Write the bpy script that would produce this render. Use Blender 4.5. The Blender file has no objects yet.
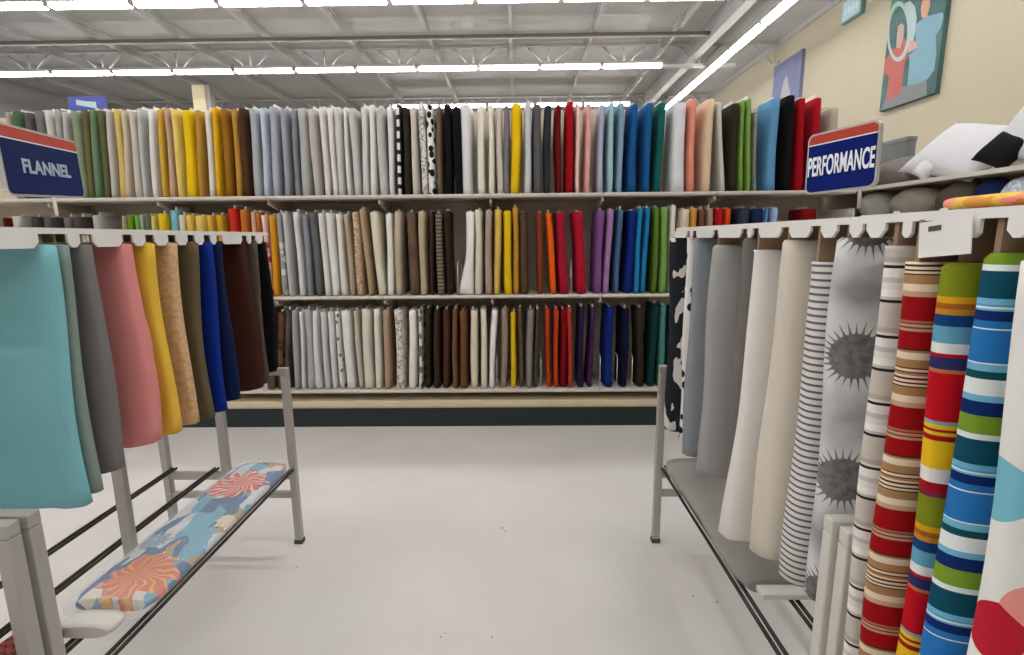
import bpy, bmesh, math, random
from math import radians, sin, cos, pi, atan2
from mathutils import Vector, Matrix
S = bpy.context.scene
C = S.collection
# ------------------------------------------------------------------ camera, world, exposure
FOC, CX, CY, CAMZ = 508.0, 512.0, 327.5, 1.55
cam_data = bpy.data.cameras.new('camera'); cam = bpy.data.objects.new('camera', cam_data); C.objects.link(cam)
cam_data.sensor_fit = 'HORIZONTAL'; cam_data.sensor_width = 36.0; cam_data.lens = 36.0*FOC/1024.0
cam_data.clip_start = 0.05; cam_data.clip_end = 100
ROT = Matrix.Rotation(radians(.7), 3, 'Z') @ Matrix.Rotation(radians(80), 3, 'X') @ Matrix.Rotation(radians(-.55), 3, 'Z')
cam.matrix_world = Matrix.Translation((0, 0, CAMZ)) @ ROT.to_4x4()
S.camera = cam
w = bpy.data.worlds.new('World'); S.world = w; w.use_nodes = True
w.node_tree.nodes['Background'].inputs[0].default_value = (1, 1, 1, 1)
w.node_tree.nodes['Background'].inputs[1].default_value = .12
S.view_settings.view_transform = 'Standard'; S.view_settings.look = 'None'
S.view_settings.gamma = 1; S.view_settings.use_curve_mapping = False
S.view_settings.exposure = 0.13
TUBE_POWER = 26.0
# measured image columns / rows of the photograph -> a real point on a real plane of the shop
def P(px, py, X=None, Y=None, Z=None):
    d = ROT @ Vector(((px-CX)/FOC, -(py-CY)/FOC, -1))
    o = Vector((0, 0, CAMZ))
    t = (X/d.x) if X is not None else (Y/d.y) if Y is not None else ((Z-CAMZ)/d.z)
    return o + d*t
rnd = random.Random(7)

# ------------------------------------------------------------------ materials
def lin(c):
    r = []
    for v in c:
        v = v/255.0
        r.append(v/12.92 if v <= .04045 else ((v+.055)/1.055)**2.4)
    return (r[0], r[1], r[2], 1)
def new_mat(name):
    m = bpy.data.materials.new(name); m.use_nodes = True
    nt = m.node_tree; return m, nt, nt.nodes['Principled BSDF']
def N(nt, t, **kw):
    n = nt.nodes.new(t)
    for k, v in kw.items():
        if k.startswith('i_'): n.inputs[int(k[2:])].default_value = v
        else: setattr(n, k, v)
    return n
def L(nt, a, ai, b, bi): nt.links.new(a.outputs[ai], b.inputs[bi])
def math_(nt, op, a=None, b=None, c=None):
    n = nt.nodes.new('ShaderNodeMath'); n.operation = op
    for i, v in enumerate((a, b, c)):
        if v is None: continue
        if isinstance(v, (int, float)): n.inputs[i].default_value = v
        else: nt.links.new(v, n.inputs[i])
    return n.outputs[0]
def mixc(nt, fac, a, b):
    n = nt.nodes.new('ShaderNodeMix'); n.data_type = 'RGBA'
    if isinstance(fac, (int, float)): n.inputs[0].default_value = fac
    else: nt.links.new(fac, n.inputs[0])
    for i, v in ((6, a), (7, b)):
        if isinstance(v, (tuple, list)): n.inputs[i].default_value = v
        else: nt.links.new(v, n.inputs[i])
    return n.outputs[2]
def ramp(nt, fac, stops, interp='CONSTANT'):
    n = nt.nodes.new('ShaderNodeValToRGB'); n.color_ramp.interpolation = interp
    cr = n.color_ramp
    cr.elements[0].position = stops[0][0]; cr.elements[0].color = stops[0][1]
    cr.elements[1].position = min(1, stops[1][0]); cr.elements[1].color = stops[1][1]
    for p, c in stops[2:]:
        e = cr.elements.new(min(1, p)); e.color = c
    nt.links.new(fac, n.inputs[0]); return n.outputs[0]
def objcoord(nt): return nt.nodes.new('ShaderNodeTexCoord').outputs['Object']
def cloth_finish(nt, b, col, vary=.07, rough=.92, bump=.15):
    co = objcoord(nt)
    nz = N(nt, 'ShaderNodeTexNoise'); nz.inputs['Scale'].default_value = 7; nt.links.new(co, nz.inputs['Vector'])
    hs = nt.nodes.new('ShaderNodeHueSaturation')
    nt.links.new(math_(nt, 'MULTIPLY_ADD', nz.outputs[0], vary*2, 1-vary), hs.inputs['Value'])
    if isinstance(col, (tuple, list)): hs.inputs['Color'].default_value = col
    else: nt.links.new(col, hs.inputs['Color'])
    nt.links.new(hs.outputs[0], b.inputs['Base Color'])
    b.inputs['Roughness'].default_value = rough
    b.inputs['Specular IOR Level'].default_value = .2
    mp = N(nt, 'ShaderNodeMapping'); mp.inputs['Scale'].default_value = (40, 40, 5); nt.links.new(co, mp.inputs[0])
    n2 = N(nt, 'ShaderNodeTexNoise'); n2.inputs['Scale'].default_value = 1.0; n2.inputs['Detail'].default_value = 3
    nt.links.new(mp.outputs[0], n2.inputs['Vector'])
    bp = N(nt, 'ShaderNodeBump'); bp.inputs['Strength'].default_value = bump; bp.inputs['Distance'].default_value = .01
    nt.links.new(n2.outputs[0], bp.inputs['Height']); nt.links.new(bp.outputs[0], b.inputs['Normal'])
_cl = {}
def noise_fac(nt, scale, detail=2, vec=None, stretch=None):
    v = vec if vec is not None else objcoord(nt)
    if stretch:
        mp = N(nt, 'ShaderNodeMapping'); mp.inputs['Scale'].default_value = stretch; nt.links.new(v, mp.inputs[0]); v = mp.outputs[0]
    n = N(nt, 'ShaderNodeTexNoise'); n.inputs['Scale'].default_value = scale; n.inputs['Detail'].default_value = detail
    nt.links.new(v, n.inputs['Vector']); return n.outputs[0]
def cloth(rgb, kind='plain', rgb2=(20, 20, 20), rgb3=None):
    key = (tuple(rgb), kind, tuple(rgb2), rgb3)
    if key in _cl: return _cl[key]
    m, nt, b = new_mat('cloth_'+kind)
    a, c2 = lin(rgb), lin(rgb2)
    col = a
    if kind == 'speckle':
        col = mixc(nt, math_(nt, 'GREATER_THAN', noise_fac(nt, 70, 3), .52), a, c2)
    elif kind == 'marble':
        col = ramp(nt, noise_fac(nt, 14, 4, stretch=(1, 1, .35)), [(.35, a), (.65, c2)], 'LINEAR')
    elif kind == 'leopard':
        v = N(nt, 'ShaderNodeTexVoronoi'); v.inputs['Scale'].default_value = 17
        mp = N(nt, 'ShaderNodeMapping'); mp.inputs['Scale'].default_value = (1.2, .8, .9); nt.links.new(objcoord(nt), mp.inputs[0]); nt.links.new(mp.outputs[0], v.inputs[0])
        col = mixc(nt, math_(nt, 'LESS_THAN', v.outputs['Distance'], .42), a, c2)
    elif kind == 'check':
        sx = N(nt, 'ShaderNodeSeparateXYZ'); nt.links.new(objcoord(nt), sx.inputs[0])
        z = math_(nt, 'SINE', math_(nt, 'MULTIPLY', sx.outputs[2], 2*pi/.085))
        x = math_(nt, 'ABSOLUTE', sx.outputs[0])
        k = math_(nt, 'MULTIPLY', math_(nt, 'GREATER_THAN', z, -.35), math_(nt, 'LESS_THAN', x, .012))
        col = mixc(nt, k, c2, a)
    elif kind == 'rib':
        sx = N(nt, 'ShaderNodeSeparateXYZ'); nt.links.new(objcoord(nt), sx.inputs[0])
        z = math_(nt, 'SINE', math_(nt, 'MULTIPLY', sx.outputs[2], 2*pi/.03))
        col = mixc(nt, math_(nt, 'GREATER_THAN', z, .1), a, c2)
    elif kind == 'floral':
        v = N(nt, 'ShaderNodeTexVoronoi'); v.inputs['Scale'].default_value = 13; nt.links.new(objcoord(nt), v.inputs[0])
        col = mixc(nt, math_(nt, 'LESS_THAN', v.outputs['Distance'], .34), a, c2)
        if rgb3: col = mixc(nt, math_(nt, 'LESS_THAN', v.outputs['Distance'], .15), col, lin(rgb3))
    elif kind == 'dots':
        v = N(nt, 'ShaderNodeTexVoronoi'); v.inputs['Scale'].default_value = 16; nt.links.new(objcoord(nt), v.inputs[0])
        col = mixc(nt, math_(nt, 'LESS_THAN', v.outputs['Distance'], .25), a, c2)
    elif kind == 'crackle':
        col = mixc(nt, math_(nt, 'LESS_THAN', math_(nt, 'ABSOLUTE', math_(nt, 'SUBTRACT', noise_fac(nt, 16, 3), .5)), .025), a, c2)
    elif kind == 'leaf':
        n = noise_fac(nt, 13, 1.5, stretch=(1.5, 1.5, .7))
        col = mixc(nt, math_(nt, 'GREATER_THAN', n, .60), a, c2)
    elif kind == 'marks':
        v = N(nt, 'ShaderNodeTexVoronoi'); v.inputs['Scale'].default_value = 17; nt.links.new(objcoord(nt), v.inputs[0])
        col = mixc(nt, math_(nt, 'LESS_THAN', v.outputs['Distance'], .3), a, c2)
    cloth_finish(nt, b, col)
    _cl[key] = m
    return m
def striped(name, period, z0, seq):
    """horizontal woven stripes repeating every `period` metres downwards from height z0 (object space)"""
    m, nt, b = new_mat(name)
    sx = N(nt, 'ShaderNodeSeparateXYZ'); nt.links.new(objcoord(nt), sx.inputs[0])
    f = math_(nt, 'FRACT', math_(nt, 'MULTIPLY', math_(nt, 'SUBTRACT', z0+period*20, sx.outputs[2]), 1.0/period))
    stops = [(p, lin(c)) for p, c in seq]
    cloth_finish(nt, b, ramp(nt, f, stops), vary=.05)
    return m
def plain(name, rgb, rough=.5, metal=0, spec=.5, noise=0, nscale=5, bump=0):
    m, nt, b = new_mat(name)
    b.inputs['Roughness'].default_value = rough; b.inputs['Metallic'].default_value = metal
    b.inputs['Specular IOR Level'].default_value = spec
    co = objcoord(nt)
    n = N(nt, 'ShaderNodeTexNoise'); n.inputs['Scale'].default_value = nscale; n.inputs['Detail'].default_value = 4
    nt.links.new(co, n.inputs['Vector'])
    a = lin(rgb)
    k = max(noise, .02)
    lo = tuple(v*(1-k) for v in a[:3])+(1,); hi = tuple(min(1, v*(1+k)) for v in a[:3])+(1,)
    nt.links.new(ramp(nt, n.outputs[0], [(.3, lo), (.7, hi)], 'LINEAR'), b.inputs['Base Color'])
    if bump:
        bp = N(nt, 'ShaderNodeBump'); bp.inputs['Strength'].default_value = bump; nt.links.new(n.outputs[0], bp.inputs['Height']); nt.links.new(bp.outputs[0], b.inputs['Normal'])
    return m
M = {}
M['shelf'] = plain('shelf_steel', (208, 200, 188), .45, 0, .4)
M['panel'] = plain('back_panel', (198, 184, 164), .8, 0, .2, .05)
M['deck'] = plain('deck_front', (206, 190, 160), .6, 0, .3, .05)
M['kick'] = plain('kick_plate', (30, 40, 40), .5, 0, .4)
M['white_metal'] = plain('white_metal', (226, 223, 217), .4, 0, .5)
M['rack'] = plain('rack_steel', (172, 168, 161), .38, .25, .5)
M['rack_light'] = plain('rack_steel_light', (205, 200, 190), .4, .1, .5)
M['rod'] = plain('dark_rod', (62, 55, 50), .3, .7, .5)
M['wire'] = plain('chrome_wire', (215, 212, 205), .3, .5, .5)
M['kraft'] = plain('kraft_board', (150, 122, 98), .85, 0, .2, .08, 12)
M['core'] = plain('white_core_board', (222, 217, 208), .8, 0, .2)
M['ceiling'] = plain('ceiling_paint', (176, 174, 170), .85, 0, .2, .05, 1.5)
M['steelwhite'] = plain('painted_truss', (178, 176, 172), .7, 0, .3)
M['dark_beam'] = plain('dark_beam', (96, 84, 78), .7, 0, .3)
M['beige_wall'] = plain('beige_wall', (178, 169, 146), .85, 0, .2, .03, .8)
M['far_wall'] = plain('far_wall', (160, 158, 154), .85, 0, .2, .04, .5)
M['cream'] = plain('cream_paint', (222, 210, 172), .8, 0, .2)
M['blue_sign'] = plain('sign_blue', (3, 24, 96), .75, 0, .12)
M['navy_sign'] = plain('sign_navy', (5, 26, 76), .75, 0, .12)
M['red_sign'] = plain('sign_orange_red', (172, 58, 38), .6, 0, .25)
M['sign_white'] = plain('sign_white', (225, 228, 230), .5, 0, .4)
M['sign_edge'] = plain('sign_frame', (176, 174, 168), .35, .3, .5)
M['rubber'] = plain('rubber_foot', (70, 68, 66), .8)
def floor_mat():
    m, nt, b = new_mat('sealed_concrete_floor')
    g = N(nt, 'ShaderNodeNewGeometry')
    n = N(nt, 'ShaderNodeTexNoise'); n.inputs['Scale'].default_value = 1.3; n.inputs['Detail'].default_value = 6; nt.links.new(g.outputs['Position'], n.inputs['Vector'])
    col = ramp(nt, n.outputs[0], [(.3, lin((206, 200, 195))), (.7, lin((217, 212, 207)))], 'LINEAR')
    # a few small dark scuffs on the floor
    for px, py, r_ in ((502, 528, .006), (505, 531, .005), (441, 637, .004), (445, 633, .003), (492, 637, .004), (424, 573, .003), (297, 567, .004), (717, 602, .005), (693, 596, .004)):
        q = P(px, py, Z=0)
        vd = N(nt, 'ShaderNodeVectorMath'); vd.operation = 'DISTANCE'; nt.links.new(g.outputs['Position'], vd.inputs[0]); vd.inputs[1].default_value = q
        col = mixc(nt, math_(nt, 'LESS_THAN', vd.outputs['Value'], r_), col, lin((110, 104, 98)))
    nt.links.new(col, b.inputs['Base Color'])
    n2 = N(nt, 'ShaderNodeTexNoise'); n2.inputs['Scale'].default_value = 3; n2.inputs['Detail'].default_value = 1; nt.links.new(g.outputs['Position'], n2.inputs['Vector'])
    nt.links.new(math_(nt, 'MULTIPLY_ADD', n2.outputs[0], .05, .27), b.inputs['Roughness'])
    b.inputs['Specular IOR Level'].default_value = .45
    pass
    return m
M['floor'] = floor_mat()
def tube_mat():
    m, nt, b = new_mat('fluorescent_tube')
    b.inputs['Base Color'].default_value = (1, 1, 1, 1)
    b.inputs['Emission Color'].default_value = lin((252, 253, 255))
    b.inputs['Emission Strength'].default_value = TUBE_POWER
    return m
M['tube'] = tube_mat()

# ------------------------------------------------------------------ mesh helpers
def add_box(bm, lo, hi, mi=0, rot=None, pivot=None):
    vs = []
    for z in (lo[2], hi[2]):
        for x, y in ((lo[0], lo[1]), (hi[0], lo[1]), (hi[0], hi[1]), (lo[0], hi[1])):
            v = Vector((x, y, z))
            if rot is not None: v = rot @ (v-pivot) + pivot
            vs.append(bm.verts.new(v))
    for f in ((3, 2, 1, 0), (4, 5, 6, 7), (0, 1, 5, 4), (1, 2, 6, 5), (2, 3, 7, 6), (3, 0, 4, 7)):
        fc = bm.faces.new([vs[i] for i in f]); fc.material_index = mi
def box(lo, hi): bm = bmesh.new(); add_box(bm, lo, hi); return bm
def add_bar(bm, a, b, r, seg=8, mi=0, flat=None):
    a, b = Vector(a), Vector(b); d = (b-a).normalized()
    up = Vector((0, 0, 1)) if abs(d.z) < .95 else Vector((1, 0, 0))
    s = d.cross(up).normalized(); t = s.cross(d)
    rings = []
    for p in (a, b):
        rings.append([bm.verts.new(p + s*cos(2*pi*i/seg+pi/seg)*r + t*sin(2*pi*i/seg+pi/seg)*(flat or r)) for i in range(seg)])
    for i in range(seg):
        f = bm.faces.new((rings[0][i], rings[0][(i+1) % seg], rings[1][(i+1) % seg], rings[1][i])); f.material_index = mi; f.smooth = seg > 4
    bm.faces.new(rings[0][::-1]).material_index = mi; bm.faces.new(rings[1]).material_index = mi
def obj(name, bm, m, parent=None, smooth=False, bevel=0):
    bmesh.ops.recalc_face_normals(bm, faces=bm.faces[:])
    me = bpy.data.meshes.new(name); bm.to_mesh(me); bm.free()
    for x in (m if isinstance(m, (list, tuple)) else [m]): me.materials.append(x)
    if smooth:
        for p in me.polygons: p.use_smooth = True
    o = bpy.data.objects.new(name, me); C.objects.link(o)
    if parent: o.parent = parent
    if bevel:
        md = o.modifiers.new('bevel', 'BEVEL'); md.width = bevel; md.segments = 2; md.limit_method = 'ANGLE'
    return o
def tag(o, label, cat, group=None):
    o['label'] = label; o['category'] = cat
    if group: o['group'] = group
    return o
def thing(name, label, cat, loc=(0, 0, 0), group=None, rot=(0, 0, 0)):
    o = bpy.data.objects.new(name, None); C.objects.link(o)
    o.location = loc; o.rotation_euler = rot; o.empty_display_size = .1
    return tag(o, label, cat, group)
def struct(name, bm, m, bevel=0):
    o = obj(name, bm, m, None, False, bevel); o['kind'] = 'structure'; return o
def loft(bm, rings, mi=0, cap=True):
    n = len(rings[0]); vr = [[bm.verts.new(p) for p in r] for r in rings]
    for a, b in zip(vr, vr[1:]):
        for i in range(n):
            f = bm.faces.new((a[i], a[(i+1) % n], b[(i+1) % n], b[i])); f.smooth = True; f.material_index = mi
    if cap:
        bm.faces.new(vr[0][::-1]).material_index = mi; bm.faces.new(vr[-1]).material_index = mi
def super_ring(a, b, z, n=24, e=.55, ox=0, oy=0, wob=0, seed=0):
    r = []
    for i in range(n):
        t = 2*pi*i/n; c, s = cos(t), sin(t)
        k = 1 + wob*(sin(3*t+seed)+.6*sin(5*t+seed*2.1))
        r.append(Vector((ox + a*k*math.copysign(abs(c)**e, c), oy + b*k*math.copysign(abs(s)**e, s), z)))
    return r
def bolt_mesh(t, d, h, seed=0, wob=.03, sway=.004, flare=0, n=24, levels=10, e=.6):
    """folded cloth wound on a board: t thick (x), d deep (y), h tall"""
    bm = bmesh.new(); rs = []; q = random.Random(seed); ph = q.uniform(0, 6); ph2 = q.uniform(0, 6)
    rs.append(super_ring(t*.36, d*.46, 0.0, n, e))
    for k in range(levels+1):
        f = k/levels; z = .006 + (h-.012)*f
        kk = 1 + .07*sin(ph+f*5) + flare*(max(0, .45-f)/.45)
        ox = sway*sin(ph2+f*4.2) - (flare*t*.5*(max(0, .45-f)/.45) if flare else 0)
        rs.append(super_ring(t*.5*kk, d*.5*(1+.015*sin(ph2+f*7)), z, n, e, ox, 0, wob*.5, ph+f*2.3))
    rs.append(super_ring(t*.36, d*.46, h, n, e, sway*sin(ph2+4.2)))
    loft(bm, rs)
    return bm

# ------------------------------------------------------------------ room shell
WX = 5.26
FARY = 19.0
CEIL = 5.35
struct('floor', box((-12, -5, -.1), (WX+.2, FARY+.2, 0)), M['floor'])
struct('wall_right', box((WX, -5, 0), (WX+.2, FARY, CEIL)), M['beige_wall'])
struct('wall_back', box((-12, FARY, 0), (WX, FARY+.2, CEIL)), M['far_wall'])
struct('wall_left', box((-12.2, -5, 0), (-12, FARY, CEIL)), M['far_wall'])
struct('wall_front', box((-12.2, -5.2, 0), (WX+.2, -5, CEIL)), M['far_wall'])
bm = bmesh.new()
add_box(bm, (-12.2, -5.2, CEIL), (WX+.2, FARY+.2, CEIL+.1))
x = -12.0
struct('ceiling', bm, M['ceiling'])
# open web joists running away from the camera, carried by cross girders
for k in range(-7, 4):
    X = k*1.5-.1
    bm = bmesh.new()
    add_box(bm, (X-.03, -4.9, 5.16), (X+.03, FARY-.1, 5.20)); add_box(bm, (X-.006, -4.9, 5.20), (X+.006, FARY-.1, CEIL-.05)); add_box(bm, (X-.04, -4.9, CEIL-.05), (X+.04, FARY-.1, CEIL-.002))
    o = struct('trim_%d' % (k+8), bm, M['steelwhite'])
for i, (Y, kind) in enumerate(((10.95, 'g'), (5.2, 'g'), (14.6, 'g'))):
    bm = bmesh.new()
    add_box(bm, (-11.9, Y-.05, 4.87), (WX-.9, Y+.05, 4.93)); add_box(bm, (-11.9, Y-.03, 5.27), (WX-.06, Y+.03, 5.30))
    for k in range(-7, 4):
        xc = k*1.5+.65
        for dx in (-.42, 0, .42):
            add_bar(bm, (xc+dx*.12, Y, 4.93), (xc+dx, Y, 5.28), .02, 6)
    struct('trim_%d' % (20+i), bm, M['steelwhite'])
bm = bmesh.new(); add_box(bm, (-11.9, 9.80, 5.075), (3.44, 9.85, 5.125)); struct('trim_30', bm, M['dark_beam'])
bm = bmesh.new(); add_box(bm, (-11.9, 9.86, 5.085), (3.44, 9.93, 5.15)); struct('trim_31', bm, M['steelwhite'])
bm = bmesh.new(); add_box(bm, (3.45, -4.9, 5.02), (3.62, FARY-.02, CEIL-.001)); struct('trim_32', bm, M['steelwhite'])
bm = bmesh.new(); add_box(bm, (WX-.05, -4.9, CEIL-.09), (WX-.001, FARY-.02, CEIL-.001)); struct('trim_33', bm, M['steelwhite'])
# tall column far behind the shelving
cp = P(201, 90, Y=12.2)
cb = bmesh.new(); add_box(cb, (cp.x-.15, 12.1, 0), (cp.x+.13, 12.35, CEIL-.35), 0); add_box(cb, (cp.x+.131, 12.15, 0), (cp.x+.22, 12.35, CEIL-.35), 1)  # second, greyer strip paints in the column's shaded right side
o = obj('column', cb, [M['cream'], M['far_wall']]); o['kind'] = 'structure'
bm = bmesh.new(); add_box(bm, (cp.x+.8, 17.9, 0), (cp.x+3.2, 18.2, 3.9)); o = struct('partition_wall', bm, M['white_metal'])

# ------------------------------------------------------------------ fluorescent lights
ORD = ['first', 'second', 'third', 'fourth', 'fifth', 'sixth', 'seventh', 'eighth', 'ninth', 'tenth', 'eleventh', 'twelfth', 'thirteenth', 'fourteenth', 'fifteenth', 'sixteenth']
def light_mesh(length, axis):
    t = bmesh.new(); h = bmesh.new(); l = length/2
    if axis == 'x':
        add_box(t, (-l, -.055, -.012), (l, .055, .04)); add_box(h, (-l-.02, -.07, .041), (l+.02, .07, .09)); add_box(h, (-l-.02, -.05, .0), (-l-.002, .05, .041)); add_box(h, (l+.002, -.05, 0), (l+.02, .05, .041))
    else:
        add_box(t, (-.055, -l, -.012), (.055, l, .04)); add_box(h, (-.07, -l-.02, .041), (.07, l+.02, .09)); add_box(h, (-.05, -l-.02, .0), (.05, -l-.002, .041)); add_box(h, (-.05, l+.002, 0), (.05, l+.02, .041))
    return t, h
LP = {}
def ceiling_light(x, y, axis, label, z=4.78):
    r = thing('ceiling_light', label, 'ceiling light', (x, y, z), 'fluorescent ceiling lights')
    if axis not in LP:
        t, h = light_mesh(1.095, axis)
        a = obj('tube', t, M['tube'], r); b = obj('housing', h, M['steelwhite'], r); LP[axis] = (a.data, b.data)
    else:
        for nm, me in zip(('tube', 'housing'), LP[axis]):
            o = bpy.data.objects.new(nm, me); C.objects.link(o); o.parent = r
ROWN = {7.68: 'nearest row across the top', 10.55: 'long row above the shelves', 13.4: 'far row just over the bolts'}
for Y, Xr in ((7.68, 3.0), (10.55, 2.83), (13.4, 2.83), (4.8, 3.0), (1.9, 3.0), (-1.0, 3.0), (-3.6, 3.0)):
    n = 5 if Y > 13 else 12 if Y > 10 else 11
    for k in range(n):
        xc = Xr-.585-k*1.19
        if xc < -11.2: break
        if Y in ROWN: lab = 'fluorescent ceiling light, %s from the right in the %s' % (ORD[k], ROWN[Y])
        else: lab = 'white ceiling light out of frame, %s from the right in the %s row overhead' % (ORD[k], ORD[[4.8, 1.9, -1.0, -3.6].index(Y)])
        ceiling_light(xc, Y, 'x', lab)
for k in range(12):
    Y = 15.2-k*1.19
    ceiling_light(3.86, Y, 'y', 'white fluorescent ceiling light beside the right wall, %s from the far end' % ORD[k])

# ------------------------------------------------------------------ wall shelving
SY = 4.035           # front edge of the shelves
ZS = (1.885, 1.10, .318)
XL, XR = -5.4, 2.60
unit = thing('shelving_unit', 'long grey metal shelving unit with three shelves of upright fabric bolts', 'shelving', (0, SY, 0))
def part(name, bm, m, par, smooth=False, bevel=0, origin=None):
    o = obj(name, bm, m, par, smooth, bevel)
    return o
seams = [XL]
xb = P(155, 200, Y=SY).x
bx = [xb-.87*3, xb-.87*2, xb-.87, xb, xb+.87, xb+.87*2, xb+.87*3, xb+.87*4, xb+.87*5]
bx = [v for v in bx if XL+.2 < v < XR-.2]
edges = [XL]+bx+[XR]
bm = bmesh.new(); add_box(bm, (XL, .46, .2), (XR, .49, 2.59))
part('back_panel', bm, M['panel'], unit)
for zi, z in enumerate(ZS):
    for a, b in zip(edges, edges[1:]):
        bm = bmesh.new()
        add_box(bm, (a+.002, .0045, z-.024), (b-.002, .455, z))
        add_box(bm, (a+.002, -.006, z-.014), (b-.002, .004, z+.002))
        part('shelf', bm, M['shelf'], unit)
    if zi < 2:
        for v in bx:
            bm = bmesh.new()
            vs = [bm.verts.new((v+dx, y, zz)) for dx in (-.008, .008) for y, zz in ((.03, z-.031), (.455, z-.031), (.455, z-.15), (.40, z-.15), (.03, z-.06))]
            bm.faces.new(vs[:5]); bm.faces.new(vs[5:][::-1])
            for i in range(5): bm.faces.new((vs[i], vs[5+i], vs[5+(i+1) % 5], vs[(i+1) % 5]))
            part('bracket', bm, M['panel'], unit)
for v in edges:
    bm = bmesh.new(); add_box(bm, (v-.015, .43, .2), (v+.015, .459, 2.57)); part('upright', bm, M['panel'], unit)
bm = bmesh.new(); add_box(bm, (XR-.018, .0, .24), (XR, .455, 1.75)); part('end_panel', bm, M['shelf'], unit)
bm = bmesh.new(); add_box(bm, (XL, -.0, .165), (XR, .455, .225)); add_box(bm, (XL, -.012, .18), (XR, -.001, .228)); part('base_deck', bm, M['deck'], unit, bevel=.003)
bm = bmesh.new(); add_box(bm, (XL, .012, 0), (XR, .44, .165)); part('kick_plate', bm, M['kick'], unit)
# wire fences and dividers on the shelves
for zi, (z, pxs, py) in enumerate(((1.10, (458, 571), 282), (.318, (600, 617, 632, 541, 497), 375))):
    for px in pxs:
        X = P(px, py, Y=SY+.05).x
        bm = bmesh.new(); r = .003
        pts = [(X, .05, z), (X, .05, z+.24), (X, .08, z+.27), (X, .30, z+.27), (X, .33, z+.24), (X, .33, z)]
        for a, b in zip(pts, pts[1:]): add_bar(bm, a, b, r, 6)
        part('wire_divider', bm, M['wire'], unit)
bm = bmesh.new()
for zz in (.02, .05): add_bar(bm, (XL+.02, .42, .318+zz), (XR-.02, .42, .318+zz), .003, 6)
part('wire_fence', bm, M['wire'], unit)

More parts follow.
